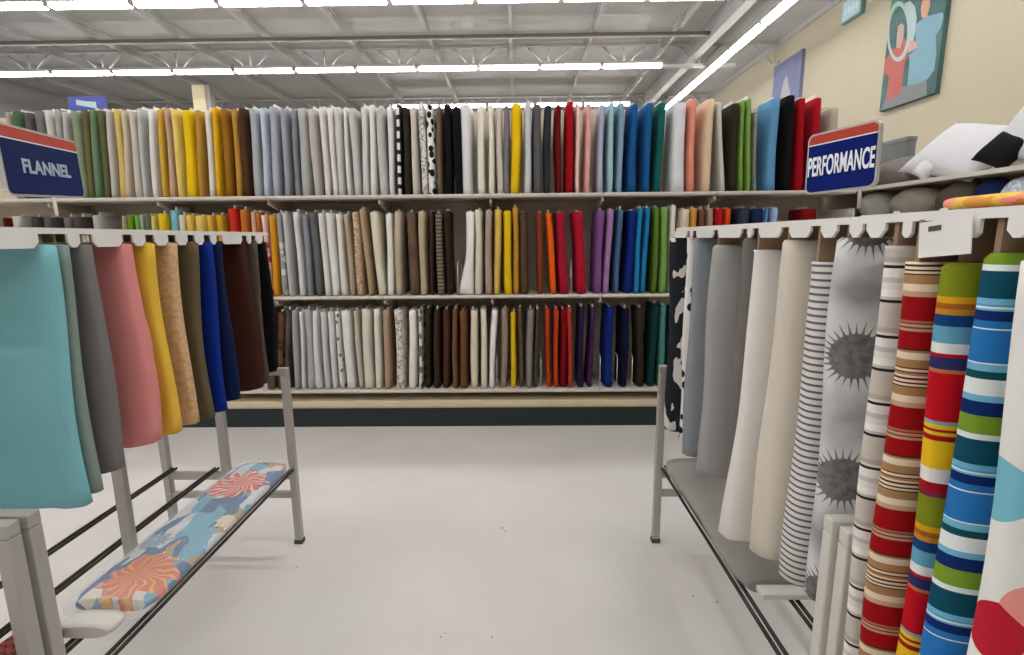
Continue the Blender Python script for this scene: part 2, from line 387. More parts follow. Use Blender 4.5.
# bolts: (top left px, top right px, bottom left px, bottom right px, colour, description, kind, colour2[, dz, flare])
W_, K_ = (205, 201, 195), (16, 14, 15)
TOP = [
 (0, 5, 12, 17, (150, 146, 128), 'stone', 'plain'),
 (8, 17, 20, 29, (68, 92, 66), 'dark green', 'plain'),
 (20, 28, 32, 39, (84, 80, 76), 'dark grey', 'plain'),
 (30, 40, 41, 50, (108, 104, 100), 'medium grey', 'plain'),
 (42, 48, 52, 58, (192, 188, 182), 'white', 'plain'),
 (50, 56, 59, 65, (150, 148, 144), 'light grey', 'plain'),
 (57, 62, 66, 71, (170, 168, 162), 'silver grey', 'plain'),
 (65, 74, 76, 85, (120, 132, 104), 'sage green', 'plain'),
 (76, 84, 86, 92, (96, 92, 56), 'olive green', 'plain'),
 (85, 92, 93, 99, (96, 120, 88), 'leaf green', 'plain'),
 (93, 100, 100, 107, (88, 88, 52), 'moss green', 'plain'),
 (103, 108, 108, 114, (178, 172, 166), 'pale grey', 'plain'),
 (109, 116, 116, 123, (214, 184, 80), 'yellow speckled', 'speckle', (190, 170, 120)),
 (118, 123, 124, 129, (188, 172, 150), 'beige', 'plain'),
 (124, 131, 133, 139, (184, 176, 164), 'ivory', 'plain'),
 (133, 138, 140, 145, (176, 174, 170), 'ash grey', 'plain'),
 (144, 150, 150, 156, (208, 204, 198), 'white', 'plain'),
 (154, 160, 160, 166, (206, 162, 58), 'mustard', 'plain'),
 (162, 167, 168, 174, (196, 160, 134), 'pinkish beige', 'plain'),
 (168, 175, 177, 183, (226, 198, 96), 'pale yellow speckled', 'speckle', (206, 180, 100)),
 (179, 189, 184, 194, (232, 190, 12), 'bright yellow', 'plain'),
 (191, 197, 196, 202, (188, 140, 56), 'ochre', 'plain'),
 (202, 208, 207, 213, (206, 200, 186), 'cream', 'plain'),
 (209, 215, 215, 221, (222, 168, 20), 'golden yellow', 'plain'),
 (217, 225, 223, 231, (150, 100, 26), 'bronze', 'plain'),
 (229, 235, 234, 240, (186, 134, 60), 'tan', 'plain'),
 (237, 244, 242, 249, (72, 46, 28), 'dark brown', 'plain'),
 (245, 253, 252, 260, (160, 162, 164), 'light grey', 'plain'),
 (258, 264, 262, 268, (176, 184, 196), 'pale blue grey', 'plain'),
 (266, 274, 271, 279, (156, 160, 166), 'cool grey', 'plain'),
 (279, 286, 283, 289, (146, 148, 154), 'slate grey', 'plain'),
 (288, 294, 293, 299, (124, 124, 126), 'dark grey', 'plain'),
 (295, 304, 301, 310, (164, 162, 160), 'medium grey', 'plain'),
 (306, 314, 313, 321, (176, 168, 162), 'warm grey', 'plain'),
 (317, 323, 323, 329, (206, 200, 196), 'off-white', 'plain'),
 (325, 331, 331, 337, (212, 206, 202), 'off-white', 'plain'),
 (332, 339, 338, 345, (190, 186, 180), 'off-white', 'plain'),
 (341, 345, 346, 351, (208, 204, 200), 'off-white', 'plain'),
 (347, 355, 353, 360, (184, 180, 176), 'off-white', 'plain'),
 (358, 365, 362, 368, (198, 194, 190), 'off-white', 'plain'),
 (367, 373, 370, 376, (214, 210, 204), 'off-white', 'plain'),
 (374, 382, 379, 387, (180, 176, 172), 'off-white', 'plain'),
 (384, 391, 388, 394, (208, 204, 200), 'off-white', 'plain'),
 (394, 400, 397, 402, (214, 210, 204), 'black-and-white checked', 'check', (36, 34, 34)),
 (401, 407, 404, 411, (46, 38, 22), 'black-olive', 'plain'),
 (408, 415, 413, 419, (198, 188, 178), 'pale taupe', 'plain'),
 (416, 423, 420, 427, (204, 200, 194), 'white marbled', 'crackle', (130, 126, 120)),
 (425, 432, 428, 436, (222, 218, 212), 'leopard print', 'leopard', (24, 22, 22)),
 (434, 440, 437, 443, (100, 84, 72), 'grey-brown', 'plain'),
 (443, 450, 444, 451, (12, 10, 11), 'black', 'plain'),
 (451, 459, 453, 462, (12, 10, 11), 'black', 'plain'),
 (459, 470, 463, 473, (212, 208, 205), 'bright white', 'plain'),
 (476, 484, 477, 484, (214, 210, 200), 'milk white', 'plain'),
 (487, 493, 489, 495, (216, 208, 188), 'pale cream', 'plain'),
 (495, 502, 496, 503, (196, 184, 172), 'taupe', 'plain'),
 (503, 509, 504, 510, (118, 114, 114), 'steel grey', 'plain'),
 (512, 522, 510, 520, (236, 192, 12), 'sunny yellow', 'plain', (0, 0, 0), .01),
 (525, 532, 524, 531, (188, 190, 192), 'pale silver', 'plain'),
 (534, 541, 532, 541, (84, 84, 84), 'charcoal grey', 'plain'),
 (545, 552, 544, 551, (44, 46, 46), 'charcoal', 'plain'),
 (556, 562, 556, 562, (108, 6, 8), 'dark red', 'plain'),
 (567, 575, 565, 573, (166, 2, 22), 'red', 'plain', (0, 0, 0), .02),
 (576, 580, 576, 580, (226, 190, 174), 'pale peach', 'plain'),
 (586, 592, 585, 591, (222, 166, 156), 'pale pink', 'plain'),
 (600, 606, 598, 603, (166, 166, 182), 'lavender', 'plain'),
 (610, 616, 607, 613, (150, 184, 190), 'light aqua', 'plain'),
 (619, 625, 617, 623, (124, 150, 168), 'blue-grey', 'plain'),
 (631, 639, 628, 636, (20, 84, 140), 'ocean blue', 'plain'),
 (646, 653, 643, 650, (22, 88, 144), 'denim blue', 'plain'),
 (659, 667, 655, 662, (14, 92, 84), 'teal green', 'plain'),
 (674, 688, 672, 686, (204, 202, 202), 'wide white', 'plain'),
 (690, 697, 687, 694, (226, 142, 122), 'coral pink', 'plain', (0, 0, 0), .02),
 (707, 716, 701, 710, (206, 178, 148), 'sand', 'plain', (0, 0, 0), .02),
 (718, 723, 721, 726, (190, 186, 178), 'pale stone', 'plain', (0, 0, 0), .01),
 (732, 740, 730, 738, (42, 38, 26), 'dark olive', 'plain'),
 (742, 746, 739, 744, (122, 156, 68), 'grass green', 'plain', (0, 0, 0), .02),
 (748, 752, 746, 751, (124, 160, 72), 'lime green', 'plain', (0, 0, 0), .01),
 (755, 759, 754, 758, (126, 126, 112), 'short grey-green', 'plain', (0, 0, 0), -.07),
 (772, 782, 767, 777, (96, 152, 190), 'sky blue', 'plain', (0, 0, 0), .03),
 (787, 796, 784, 793, (8, 6, 8), 'jet black', 'plain', (0, 0, 0), .05),
 (801, 809, 797, 805, (158, 2, 20), 'scarlet', 'plain', (0, 0, 0), .02),
 (816, 824, 812, 819, (168, 10, 30), 'crimson', 'plain', (0, 0, 0), .02),
 (833, 842, 829, 837, (172, 160, 142), 'fawn', 'plain', (0, 0, 0), -.06),
]
MID = [
 (0, 4, 10, 14, (92, 20, 18), 'dark red', 'plain'),
 (9, 18, 18, 26, (176, 172, 166), 'pale grey', 'plain'),
 (27, 36, 36, 44, (60, 54, 50), 'dark brown-grey', 'plain'),
 (39, 47, 48, 56, (82, 78, 74), 'dark grey', 'plain'),
 (60, 68, 69, 77, (96, 92, 88), 'mid grey', 'plain'),
 (72, 80, 81, 89, (70, 62, 56), 'dark taupe', 'plain'),
 (88, 97, 97, 106, (160, 156, 150), 'stone grey', 'plain'),
 (118, 123, 126, 131, (150, 140, 104), 'khaki', 'plain'),
 (124, 130, 132, 138, (100, 128, 26), 'olive green', 'plain'),
 (131, 136, 139, 144, (104, 164, 66), 'bright green', 'plain'),
 (137, 141, 145, 149, (140, 148, 132), 'grey-green', 'plain'),
 (142, 147, 150, 155, (84, 98, 78), 'dark sage', 'plain'),
 (148, 152, 156, 160, (216, 192, 104), 'pale yellow', 'plain'),
 (154, 163, 162, 171, (224, 184, 30), 'bright yellow', 'plain'),
 (167, 175, 174, 182, (118, 176, 190), 'aqua blue', 'plain', (0, 0, 0), .035),
 (176, 182, 184, 190, (200, 188, 160), 'cream', 'plain'),
 (184, 191, 192, 199, (220, 190, 50), 'yellow speckled', 'speckle', (190, 160, 90)),
 (193, 203, 201, 211, (222, 188, 96), 'butter yellow', 'plain'),
 (205, 211, 213, 219, (212, 166, 66), 'gold', 'plain'),
 (213, 221, 221, 229, (196, 152, 32), 'mustard', 'plain'),
 (226, 235, 234, 243, (196, 44, 26), 'red-orange', 'plain', (0, 0, 0), .05),
 (238, 245, 246, 253, (192, 110, 34), 'burnt orange', 'plain', (0, 0, 0), .02),
 (248, 253, 256, 261, (216, 162, 140), 'peach', 'plain', (0, 0, 0), .02),
 (254, 258, 262, 266, (190, 112, 40), 'copper orange', 'plain', (0, 0, 0), .01),
 (259, 264, 266, 271, (222, 182, 176), 'pink floral', 'floral', (176, 60, 70)),
 (266, 273, 272, 279, (212, 142, 32), 'golden orange', 'plain'),
 (275, 280, 280, 287, (146, 146, 146), 'grey floral', 'floral', (200, 198, 194)),
 (280, 286, 288, 294, (176, 174, 170), 'light grey', 'plain'),
 (291, 297, 298, 304, (206, 203, 198), 'pearl white', 'plain'),
 (300, 306, 307, 313, (126, 130, 134), 'blue-grey', 'plain'),
 (308, 316, 316, 323, (92, 92, 90), 'dark pewter', 'plain'),
 (317, 323, 324, 330, (208, 203, 196), 'white', 'plain'),
 (324, 332, 331, 338, (212, 208, 202), 'white', 'plain'),
 (333, 340, 341, 347, (212, 205, 196), 'white', 'plain'),
 (343, 348, 349, 355, (166, 148, 126), 'taupe', 'plain'),
 (350, 358, 356, 364, (158, 126, 98), 'brown speckled', 'speckle', (196, 172, 146)),
 (359, 364, 367, 373, (164, 142, 110), 'tan', 'plain', (0, 0, 0), .02),
 (367, 376, 377, 385, (206, 197, 174), 'cream', 'plain'),
 (383, 391, 387, 393, (218, 212, 203), 'soft white', 'plain'),
 (393, 401, 395, 402, (176, 160, 138), 'beige', 'plain'),
 (405, 415, 409, 418, (106, 84, 64), 'brown marbled', 'marble', (84, 66, 50)),
 (417, 425, 420, 427, (178, 156, 128), 'camel', 'plain'),
 (428, 432, 430, 434, (60, 40, 28), 'chocolate', 'plain'),
 (433, 441, 437, 444, (126, 110, 92), 'brown ribbed', 'rib', (74, 62, 50)),
 (443, 450, 446, 452, (46, 32, 20), 'very dark brown', 'plain'),
 (465, 473, 464, 474, (224, 219, 214), 'white spreading', 'plain', (0, 0, 0), 0, .75),
 (475, 482, 476, 483, (208, 199, 180), 'ecru', 'plain'),
 (485, 492, 485, 492, (160, 140, 124), 'mushroom', 'plain'),
 (495, 501, 494, 501, (222, 184, 90), 'pale yellow', 'plain', (0, 0, 0), .02),
 (502, 510, 504, 512, (230, 190, 14), 'bright yellow', 'plain', (0, 0, 0), .01),
 (512, 518, 514, 520, (192, 138, 42), 'ochre', 'plain', (0, 0, 0), .02),
 (519, 527, 521, 529, (78, 60, 40), 'umber brown', 'plain'),
 (537, 543, 537, 543, (132, 58, 30), 'rust', 'plain'),
 (546, 552, 551, 558, (236, 96, 10), 'vivid orange', 'plain', (0, 0, 0), -.01),
 (555, 564, 560, 569, (166, 18, 42), 'crimson', 'plain'),
 (573, 583, 577, 586, (176, 16, 42), 'crimson', 'plain', (0, 0, 0), -.02),
 (598, 605, 593, 601, (114, 72, 124), 'purple', 'plain'),
 (608, 615, 604, 610, (150, 110, 156), 'lilac', 'plain', (0, 0, 0), .01),
 (619, 624, 614, 619, (72, 104, 142), 'slate blue', 'plain', (0, 0, 0), .01),
 (629, 638, 625, 633, (8, 36, 116), 'navy blue', 'plain'),
 (639, 644, 634, 639, (32, 128, 182), 'sky blue', 'plain', (0, 0, 0), .01),
 (646, 651, 641, 646, (32, 124, 178), 'bright azure', 'plain', (0, 0, 0), .01),
 (655, 661, 652, 658, (92, 118, 40), 'olive', 'plain', (0, 0, 0), .01),
 (663, 670, 660, 667, (118, 162, 78), 'apple green', 'plain', (0, 0, 0), .01),
 (672, 678, 669, 675, (214, 206, 192), 'ivory', 'plain', (0, 0, 0), .02),
 (681, 690, 678, 686, (198, 184, 160), 'light beige', 'plain', (0, 0, 0), .005),
 (692, 699, 688, 695, (204, 142, 62), 'amber', 'plain', (0, 0, 0), .005),
 (701, 707, 697, 703, (116, 74, 54), 'walnut brown', 'plain', (0, 0, 0), .005),
 (709, 715, 705, 711, (172, 136, 118), 'rosy brown', 'plain', (0, 0, 0), .005),
 (717, 726, 712, 721, (176, 20, 26), 'poppy red', 'plain', (0, 0, 0), .005),
 (727, 733, 722, 728, (218, 66, 22), 'flame orange', 'plain', (0, 0, 0), .005),
 (741, 752, 736, 746, (44, 54, 62), 'charcoal blue', 'plain', (0, 0, 0), .005),
 (754, 764, 749, 759, (22, 36, 72), 'deep navy', 'plain', (0, 0, 0), .005),
 (766, 770, 760, 764, (90, 134, 184), 'cornflower blue', 'plain', (0, 0, 0), .005),
 (774, 779, 768, 773, (146, 176, 206), 'pale blue', 'plain', (0, 0, 0), .005),
 (804, 820, 798, 812, (120, 8, 12), 'wide dark red', 'plain', (0, 0, 0), .0),
]
BOT = [
 (262, 271, 265, 273, (96, 80, 70), 'dull brown', 'plain'),
 (275, 282, 276, 283, (96, 62, 44), 'rust floral', 'floral', (50, 42, 34)),
 (283, 289, 284, 290, (92, 84, 74), 'brown-grey marbled', 'marble', (60, 54, 46)),
 (291, 296, 293, 299, (156, 154, 152), 'mid grey', 'plain'),
 (297, 301, 300, 305, (206, 203, 199), 'slim white', 'plain'),
 (302, 310, 307, 314, (162, 160, 156), 'dove grey', 'plain'),
 (311, 317, 315, 321, (206, 203, 199), 'pale grey', 'plain'),
 (318, 324, 324, 330, (190, 187, 184), 'pale grey', 'plain'),
 (325, 331, 331, 337, (204, 201, 198), 'pale grey', 'plain'),
 (332, 337, 339, 344, (208, 204, 198), 'white leaf-sprigged', 'dots', (110, 108, 104)),
 (338, 348, 346, 355, (214, 210, 204), 'thick white', 'plain'),
 (352, 357, 358, 363, (186, 174, 158), 'beige', 'plain'),
 (360, 369, 364, 373, (206, 197, 180), 'thick cream', 'plain'),
 (373, 380, 375, 381, (214, 208, 194), 'ivory', 'plain'),
 (382, 389, 384, 390, (166, 138, 116), 'tan', 'plain'),
 (393, 402, 397, 405, (206, 200, 188), 'cream crackled', 'crackle', (140, 132, 116)),
 (407, 415, 408, 416, (222, 216, 204), 'tall white', 'plain'),
 (418, 422, 418, 422, (212, 206, 196), 'narrow leopard print', 'leopard', (110, 104, 96)),
 (424, 430, 424, 430, (40, 36, 24), 'black-olive', 'plain'),
 (433, 439, 434, 440, (60, 40, 28), 'dark brown', 'plain'),
 (442, 449, 443, 450, (70, 44, 28), 'chestnut brown', 'plain'),
 (452, 457, 452, 458, (112, 74, 52), 'medium brown', 'plain'),
 (459, 466, 461, 468, (112, 76, 42), 'caramel brown', 'plain'),
 (469, 476, 470, 478, (212, 200, 176), 'buttery cream', 'plain'),
 (479, 485, 481, 487, (208, 200, 182), 'cream', 'plain'),
 (491, 497, 488, 494, (224, 219, 215), 'white leaning', 'plain'),
 (502, 508, 500, 507, (140, 122, 106), 'taupe', 'plain'),
 (511, 516, 510, 516, (228, 188, 14), 'thin yellow', 'plain', (0, 0, 0), -.02),
 (518, 522, 519, 524, (92, 70, 52), 'mocha brown', 'plain'),
 (527, 534, 525, 532, (124, 118, 114), 'grey', 'plain'),
 (536, 539, 534, 537, (74, 64, 50), 'thin dark olive', 'plain'),
 (545, 549, 547, 552, (186, 60, 26), 'rust red', 'plain', (0, 0, 0), .01),
 (554, 559, 554, 559, (190, 62, 30), 'brick orange', 'plain'),
 (560, 567, 560, 567, (126, 2, 10), 'dark red', 'plain'),
 (568, 572, 568, 573, (184, 56, 40), 'tomato red', 'plain'),
 (579, 585, 578, 584, (34, 20, 56), 'navy-purple', 'plain'),
 (591, 596, 588, 593, (62, 30, 68), 'plum', 'plain', (0, 0, 0), .01),
 (607, 614, 604, 612, (10, 38, 120), 'royal blue', 'plain'),
 (623, 630, 620, 627, (8, 12, 44), 'midnight blue', 'plain'),
 (638, 645, 637, 645, (44, 38, 24), 'dark khaki', 'plain'),
 (653, 660, 648, 655, (10, 48, 48), 'dark teal', 'plain', (0, 0, 0), .02),
 (662, 668, 658, 664, (70, 132, 120), 'sea green', 'plain', (0, 0, 0), .01),
 (675, 684, 669, 678, (60, 110, 100), 'jade', 'plain'),
]
def series(rows, z, rowname, ytop, ybot, H, group):
    n = len(rows); desc = [r[5] for r in rows]
    cnt = {d: desc.count(d) for d in desc}
    labels = []
    for i, r in enumerate(rows):
        d = desc[i]
        if cnt[d] == 1:
            if 0 < i < n-1: lb = '%s fabric bolt on the %s shelf, between %s and %s ones' % (d, rowname, desc[i-1], desc[i+1])
            else: lb = '%s fabric bolt at the %s end of the %s shelf' % (d, 'left' if i == 0 else 'right', rowname)
        else:   # count from the nearest bolt whose look is unique on its shelf
            k = 1
            while True:
                if i-k >= 0 and cnt[desc[i-k]] == 1: side, a = 'right', desc[i-k]; break
                if i+k < n and cnt[desc[i+k]] == 1: side, a = 'left', desc[i+k]; break
                k += 1
            lb = '%s fabric bolt, %s shelf, %s to the %s of the %s one' % (d, rowname, ORD[k-1], side, a)
        labels.append(lb)
    Yf = SY+.025
    items = []
    for i, r in enumerate(rows):
        x0 = P(r[0], ytop, Y=Yf).x; x1 = P(r[1], ytop, Y=Yf).x; b0 = P(r[2], ybot, Y=Yf).x; b1 = P(r[3], ybot, Y=Yf).x
        items.append([(x0+x1)/2, (b0+b1)/2, max(.028, (abs(x1-x0)+abs(b1-b0))/2)])
    for i in range(n-1):      # keep neighbours from touching
        a, b = items[i], items[i+1]
        for s in (0, 1):
            gap = (b[s]-b[2]/2)-(a[s]+a[2]/2)
            if gap < .004:
                k = (.004-gap)/2; a[2] -= k; b[2] -= k
    for i, r in enumerate(rows):
        xt, xb_, t = items[i]; cf = .93; rgb_ = tuple(int(v*cf) if max(r[4])-min(r[4]) > 60 else v for v in r[4]); t = max(t, .026)*1.02
        h = H + rnd.uniform(-.012, .012) + (r[8] if len(r) > 8 else 0)
        d = rnd.uniform(.25, .29)
        tilt = math.atan((xt-xb_)/h)
        fl = r[9] if len(r) > 9 else 0
        root = thing('fabric_bolt', labels[i], 'fabric bolt', (xb_, Yf+.145, z+.003+abs(sin(tilt))*t*.5), group, (0, tilt, 0))
        c2 = r[7] if len(r) > 7 else (20, 20, 20)
        mt = cloth(rgb_, r[6], c2)
        yw = rnd.uniform(-.06, .06)
        bm = bolt_mesh(t, d, h, i*13+int(z*100), flare=fl, e=.5)
        bmesh.ops.rotate(bm, cent=(0, 0, 0), matrix=Matrix.Rotation(yw if t > .05 else 0, 3, 'Z'), verts=bm.verts)
        obj('fabric_wrap', bm, mt, root)
        bm = bmesh.new(); e = rnd.uniform(.008, .03)
        add_box(bm, (-.006, -d*.3, h+.0005), (.006, d*.3, h+e))
        obj('core_board', bm, M['core'], root)
series(TOP, ZS[0], 'top', 103, 190, .655, 'fabric bolts on the top wall shelf')
series(MID, ZS[1], 'middle', 212, 294, .655, 'fabric bolts on the middle wall shelf')
series(BOT, ZS[2], 'bottom', 310, 388, .66, 'fabric bolts on the bottom wall shelf')

# small blue sign over the top shelf at the far left
a = P(67, 97, Y=4.3); b = P(108, 110, Y=4.3)
sg = thing('shelf_sign', 'small blue sign with a pale patch standing over the top shelf', 'sign', ((a.x+b.x)/2, 4.3, b.z))
hw = (b.x-a.x)/2; hh = a.z-b.z
bm = bmesh.new(); add_box(bm, (-hw, -.006, 0), (hw, .006, hh)); obj('sign_panel', bm, plain('shelf_sign_blue', (78, 84, 168), .5), sg, bevel=.01)
bm = bmesh.new()
vs = [bm.verts.new(v) for v in ((-hw*.52, -.008, hh*.78), (-hw*.55, -.008, hh*.4), (-.0, -.008, hh*.24), (hw*.48, -.008, hh*.1), (hw*.48, -.008, hh*.6), (0, -.008, hh*.64))]
bm.faces.new(vs); obj('label_patch', bm, plain('pale_patch', (196, 214, 220), .6), sg)
bm = bmesh.new(); add_bar(bm, (0, .009, -.16), (0, .009, hh*.5), .006); obj('stem', bm, M['wire'], sg)

# small things low on the left of the bottom shelf
def blob(name, c, r, m, label, cat, sc=(1, 1, 1)):
    bm = bmesh.new(); bmesh.ops.create_icosphere(bm, subdivisions=3, radius=1)
    for v in bm.verts:
        v.co = Vector((v.co.x*r*sc[0], v.co.y*r*sc[1], v.co.z*r*sc[2])) * (1+.06*sin(v.co.x*5+v.co.z*4))
    for f in bm.faces: f.smooth = True
    o = obj(name, bm, m); o.location = c; return tag(o, label, cat)

# ------------------------------------------------------------------ floor racks
def rack(X0, X1, Y0, Y1, aisle, label, lights, group='floor racks', arms=(0, 1)):
    """X0 aisle side legs, X1 far side legs; aisle = +1 when the aisle lies to the right of it"""
    xm = (X0+X1)/2; s = 1 if X1 > X0 else -1
    r = thing('fabric_rack', label, 'rack', (xm, (Y0+Y1)/2, 0), group)
    def q(name, bm, m, bevel=0):
        bmesh.ops.translate(bm, verts=bm.verts, vec=(-xm, -(Y0+Y1)/2, 0)); return obj(name, bm, m, r, bevel=bevel)
    m = M['rack']
    for Y in (Y0, Y1):
        for X in (X0, X1):
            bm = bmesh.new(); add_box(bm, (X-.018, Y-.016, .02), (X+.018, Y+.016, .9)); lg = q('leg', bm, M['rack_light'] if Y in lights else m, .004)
            bm = bmesh.new(); add_box(bm, (X-.021, Y-.019, .0), (X+.021, Y+.019, .02)); bmesh.ops.translate(bm, verts=bm.verts, vec=(-xm, -(Y0+Y1)/2, 0)); obj('foot', bm, M['rubber'], lg)
        lo, hi = min(X0, X1), max(X0, X1)
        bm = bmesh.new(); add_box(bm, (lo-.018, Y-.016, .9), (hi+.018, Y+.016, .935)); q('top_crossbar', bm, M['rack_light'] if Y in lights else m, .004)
        bm = bmesh.new(); add_box(bm, (lo+.0185, Y-.012, .255), (hi-.0185, Y+.012, .285)); q('lower_crossbar', bm, m)
        bm = bmesh.new(); add_box(bm, (lo+.0185, Y-.010, .355), (hi-.0185, Y+.010, .395)); q('shelf_crossbar', bm, m)
    for Y in (Y0+.0295, (Y0+Y1)/2-.01, Y1-.0295):
        z1 = .396 if Y in (Y0+.0295, Y1-.0295) else .405
        bm = bmesh.new(); add_box(bm, (xm-.022, Y-.012+.0, .36), (xm+.022, Y+.012, 1.5555)); q('upright', bm, m, .003)
    ax0, ax1 = arms
    for Y in (Y0+.05, (Y0+Y1)/2+.02, Y1-.15):
        bm = bmesh.new(); add_box(bm, (ax0, Y-.012, 1.556), (ax1, Y+.012, 1.574)); q('hanger_arm', bm, m)
    for k, X in enumerate((X0+s*.015, X0+s*.16, xm+s*.085, X1-s*.02)):
        bm = bmesh.new(); add_bar(bm, (X, Y0-.01, .408), (X, Y1+.012, .408), .0065); add_bar(bm, (X+.02, Y0-.01, .408), (X+.02, Y1+.012, .408), .0065)
        q('shelf_rod', bm, M['rod'])
    return r, q
RK = .700
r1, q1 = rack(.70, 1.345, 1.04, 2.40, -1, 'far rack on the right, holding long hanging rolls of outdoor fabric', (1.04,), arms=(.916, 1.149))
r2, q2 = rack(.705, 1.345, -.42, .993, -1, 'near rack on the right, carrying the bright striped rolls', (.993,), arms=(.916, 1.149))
r3, q3 = rack(-1.145, -1.79, 1.075, 2.40, 1, 'far rack on the left, holding hanging solid-colour bolts above a floral one', (), arms=(-1.559, -1.401))
r4, q4 = rack(-1.15, -1.79, -.4, 1.03, 1, 'near rack at the left edge, with a red patterned bolt below', (), arms=(-1.559, -1.401))

def header_rail(X, Y0, Y1, slots, q, zt=1.586, drop=.050, xw=.11):
    """white header rail with a rounded tab between every two board slots"""
    bm = bmesh.new()
    add_box(bm, (X-xw, Y0, zt-.008), (X+xw, Y1, zt))
    for sx in (-1, 1):
        xx = X+sx*xw
        add_box(bm, (min(xx, xx-sx*.006), Y0, zt-.015), (max(xx, xx-sx*.006), Y1, zt-.008))
        ys = [Y0]+sorted(slots)+[Y1]
        for a, b in zip(ys, ys[1:]):
            a2, b2 = a+.021, b-.021
            if b2-a2 < .012: continue
            ch = min(.015, (b2-a2)/3)
            prof = [(a2, zt-.015), (b2, zt-.015), (b2, zt-drop+ch), (b2-ch, zt-drop), (a2+ch, zt-drop), (a2, zt-drop+ch)]
            v1 = [bm.verts.new((xx, y, z)) for y, z in prof]; v2 = [bm.verts.new((xx-sx*.006, y, z)) for y, z in prof]
            bm.faces.new(v1); bm.faces.new(v2[::-1])
            for i in range(6): bm.faces.new((v1[i], v2[i], v2[(i+1) % 6], v1[(i+1) % 6]))
    return q('header_rail', bm, M['white_metal'])

# ---- left rack bolts: (x px of the aisle-side edge at the top, colour, thickness, description, depth)
LEFT = [
 (50, (128, 186, 192), .045, 'wide aqua', .30, 'plain'),
 (64, (128, 144, 136), .035, 'grey-green', .24, 'plain'),
 (90, (118, 114, 112), .055, 'mid grey', .24, 'plain'),
 (131, (216, 138, 134), .075, 'salmon pink', .24, 'plain'),
 (153, (226, 182, 66), .06, 'golden yellow', .24, 'plain'),
 (175, (208, 172, 130), .055, 'peach-beige speckled', .24, 'speckle'),
 (194, (98, 86, 62), .055, 'olive brown', .24, 'plain'),
 (210, (8, 40, 128), .05, 'royal blue', .24, 'plain'),
 (222, (10, 26, 66), .045, 'navy', .23, 'plain'),
 (247, (62, 28, 18), .07, 'dark chocolate', .24, 'plain'),
 (256, (84, 74, 66), .035, 'grey-brown', .23, 'plain'),
 (267, (14, 11, 12), .04, 'black', .23, 'plain'),
]
XE = -1.17
slots = []
descs = [r[3] for r in LEFT]
tops = [238, 237, 242, 240, 240, 236, 233, 236, 230, 238, 236, 232]
bots = [505, 492, 470, 443, 434, 424, 418, 411, 400, 389, 384, 372]
for i, (px, rgb, t, d, dep, kind) in enumerate(LEFT):
    pe = P(px, 250, X=XE); Yc = pe.y
    zb = P(px+20, bots[i], X=XE).z; zb = P(px+(bots[i]-240)*.085, bots[i], Y=Yc).z
    zt = min(1.535, P(px, tops[i], Y=Yc).z); zt = min(zt, 1.518)
    if 0 < i < len(LEFT)-1: lb = '%s hanging bolt on the left rack, between the %s and %s ones' % (d, descs[i-1], descs[i+1])
    else: lb = '%s fabric bolt hanging at the %s end of the left rack' % (d, 'near' if i == 0 else 'far')
    root = thing('hanging_bolt', lb, 'fabric bolt', (XE-dep/2, Yc, zb), 'bolts hanging on the left rack')
    h = zt+.03-zb
    bm = bolt_mesh(dep, t, h, 300+i, wob=.012, sway=.004, levels=14, n=36, e=.42)
    for v in bm.verts:      # hanging creases
        k = v.co.z/h
        v.co.y += .006*sin(v.co.x*38+i)*(1-k)
        if d == 'salmon pink': v.co.y += .006*sin(k*26)*math.exp(-((k-.55)/.12)**2)
    obj('fabric_wrap', bm, cloth(rgb, kind, (196, 158, 112)), root)
    bm = bmesh.new(); add_box(bm, (dep/2-.105, -.004, h+.001), (dep/2-.02, .004, 1.573-zb)); obj('header_board', bm, M['kraft'], root)
    slots.append(Yc)
header_rail(XE-.115, 1.06, 2.42, slots, q3)
header_rail(-1.67, 1.06, 2.42, [1.3+.1*k for k in range(11)], q3)
header_rail(XE-.115, -.4, 1.045, [-.3+.1*k for k in range(13)], q4)
header_rail(-1.67, -.4, 1.045, [-.3+.1*k for k in range(13)], q4)

# ---- right rack rolls
XR0 = .70
def zpx(px, py, Y): return P(px, py, Y=Y).z
def roll_stripes():
    d = {}
    return d
DK = (66, 62, 60)
RED, TAN, CRM, BRN = (152, 8, 16), (164, 124, 84), (222, 204, 176), (70, 34, 26)
def seqpx(total, items):
    return [(p/total, c) for p, c in items]
RIGHT = [  # x px of left edge near the top, y px top, y px bottom, half thickness, description, width
 (671, 234, 430, .040, 'black and white leaf-print', .28),
 (686, 233, 440, .030, 'white with black motifs', .20),
 (692, 238, 455, .045, 'blue-grey', .22),
 (713, 245, 473, .055, 'light grey', .21),
 (741, 238, 488, .045, 'dark grey', .20),
 (752, 250, 537, .050, 'bright white', .20),
 (781, 240, 553, .050, 'cream', .21),
 (811, 262, 580, .042, 'thin grey-and-white striped', .19),
 (839, 234, 596, .045, 'pale grey sunburst-print', .22),
 (885, 246, 640, .036, 'beige block roll with black lines', .20),
 (908, 262, 690, .035, 'red and tan striped', .20),
 (951, 262, 700, .033, 'red, green and yellow striped', .20),
 (985, 253, 740, .034, 'blue, white and green striped', .23),
 (1034, 256, 760, .035, 'white floral', .22),
]
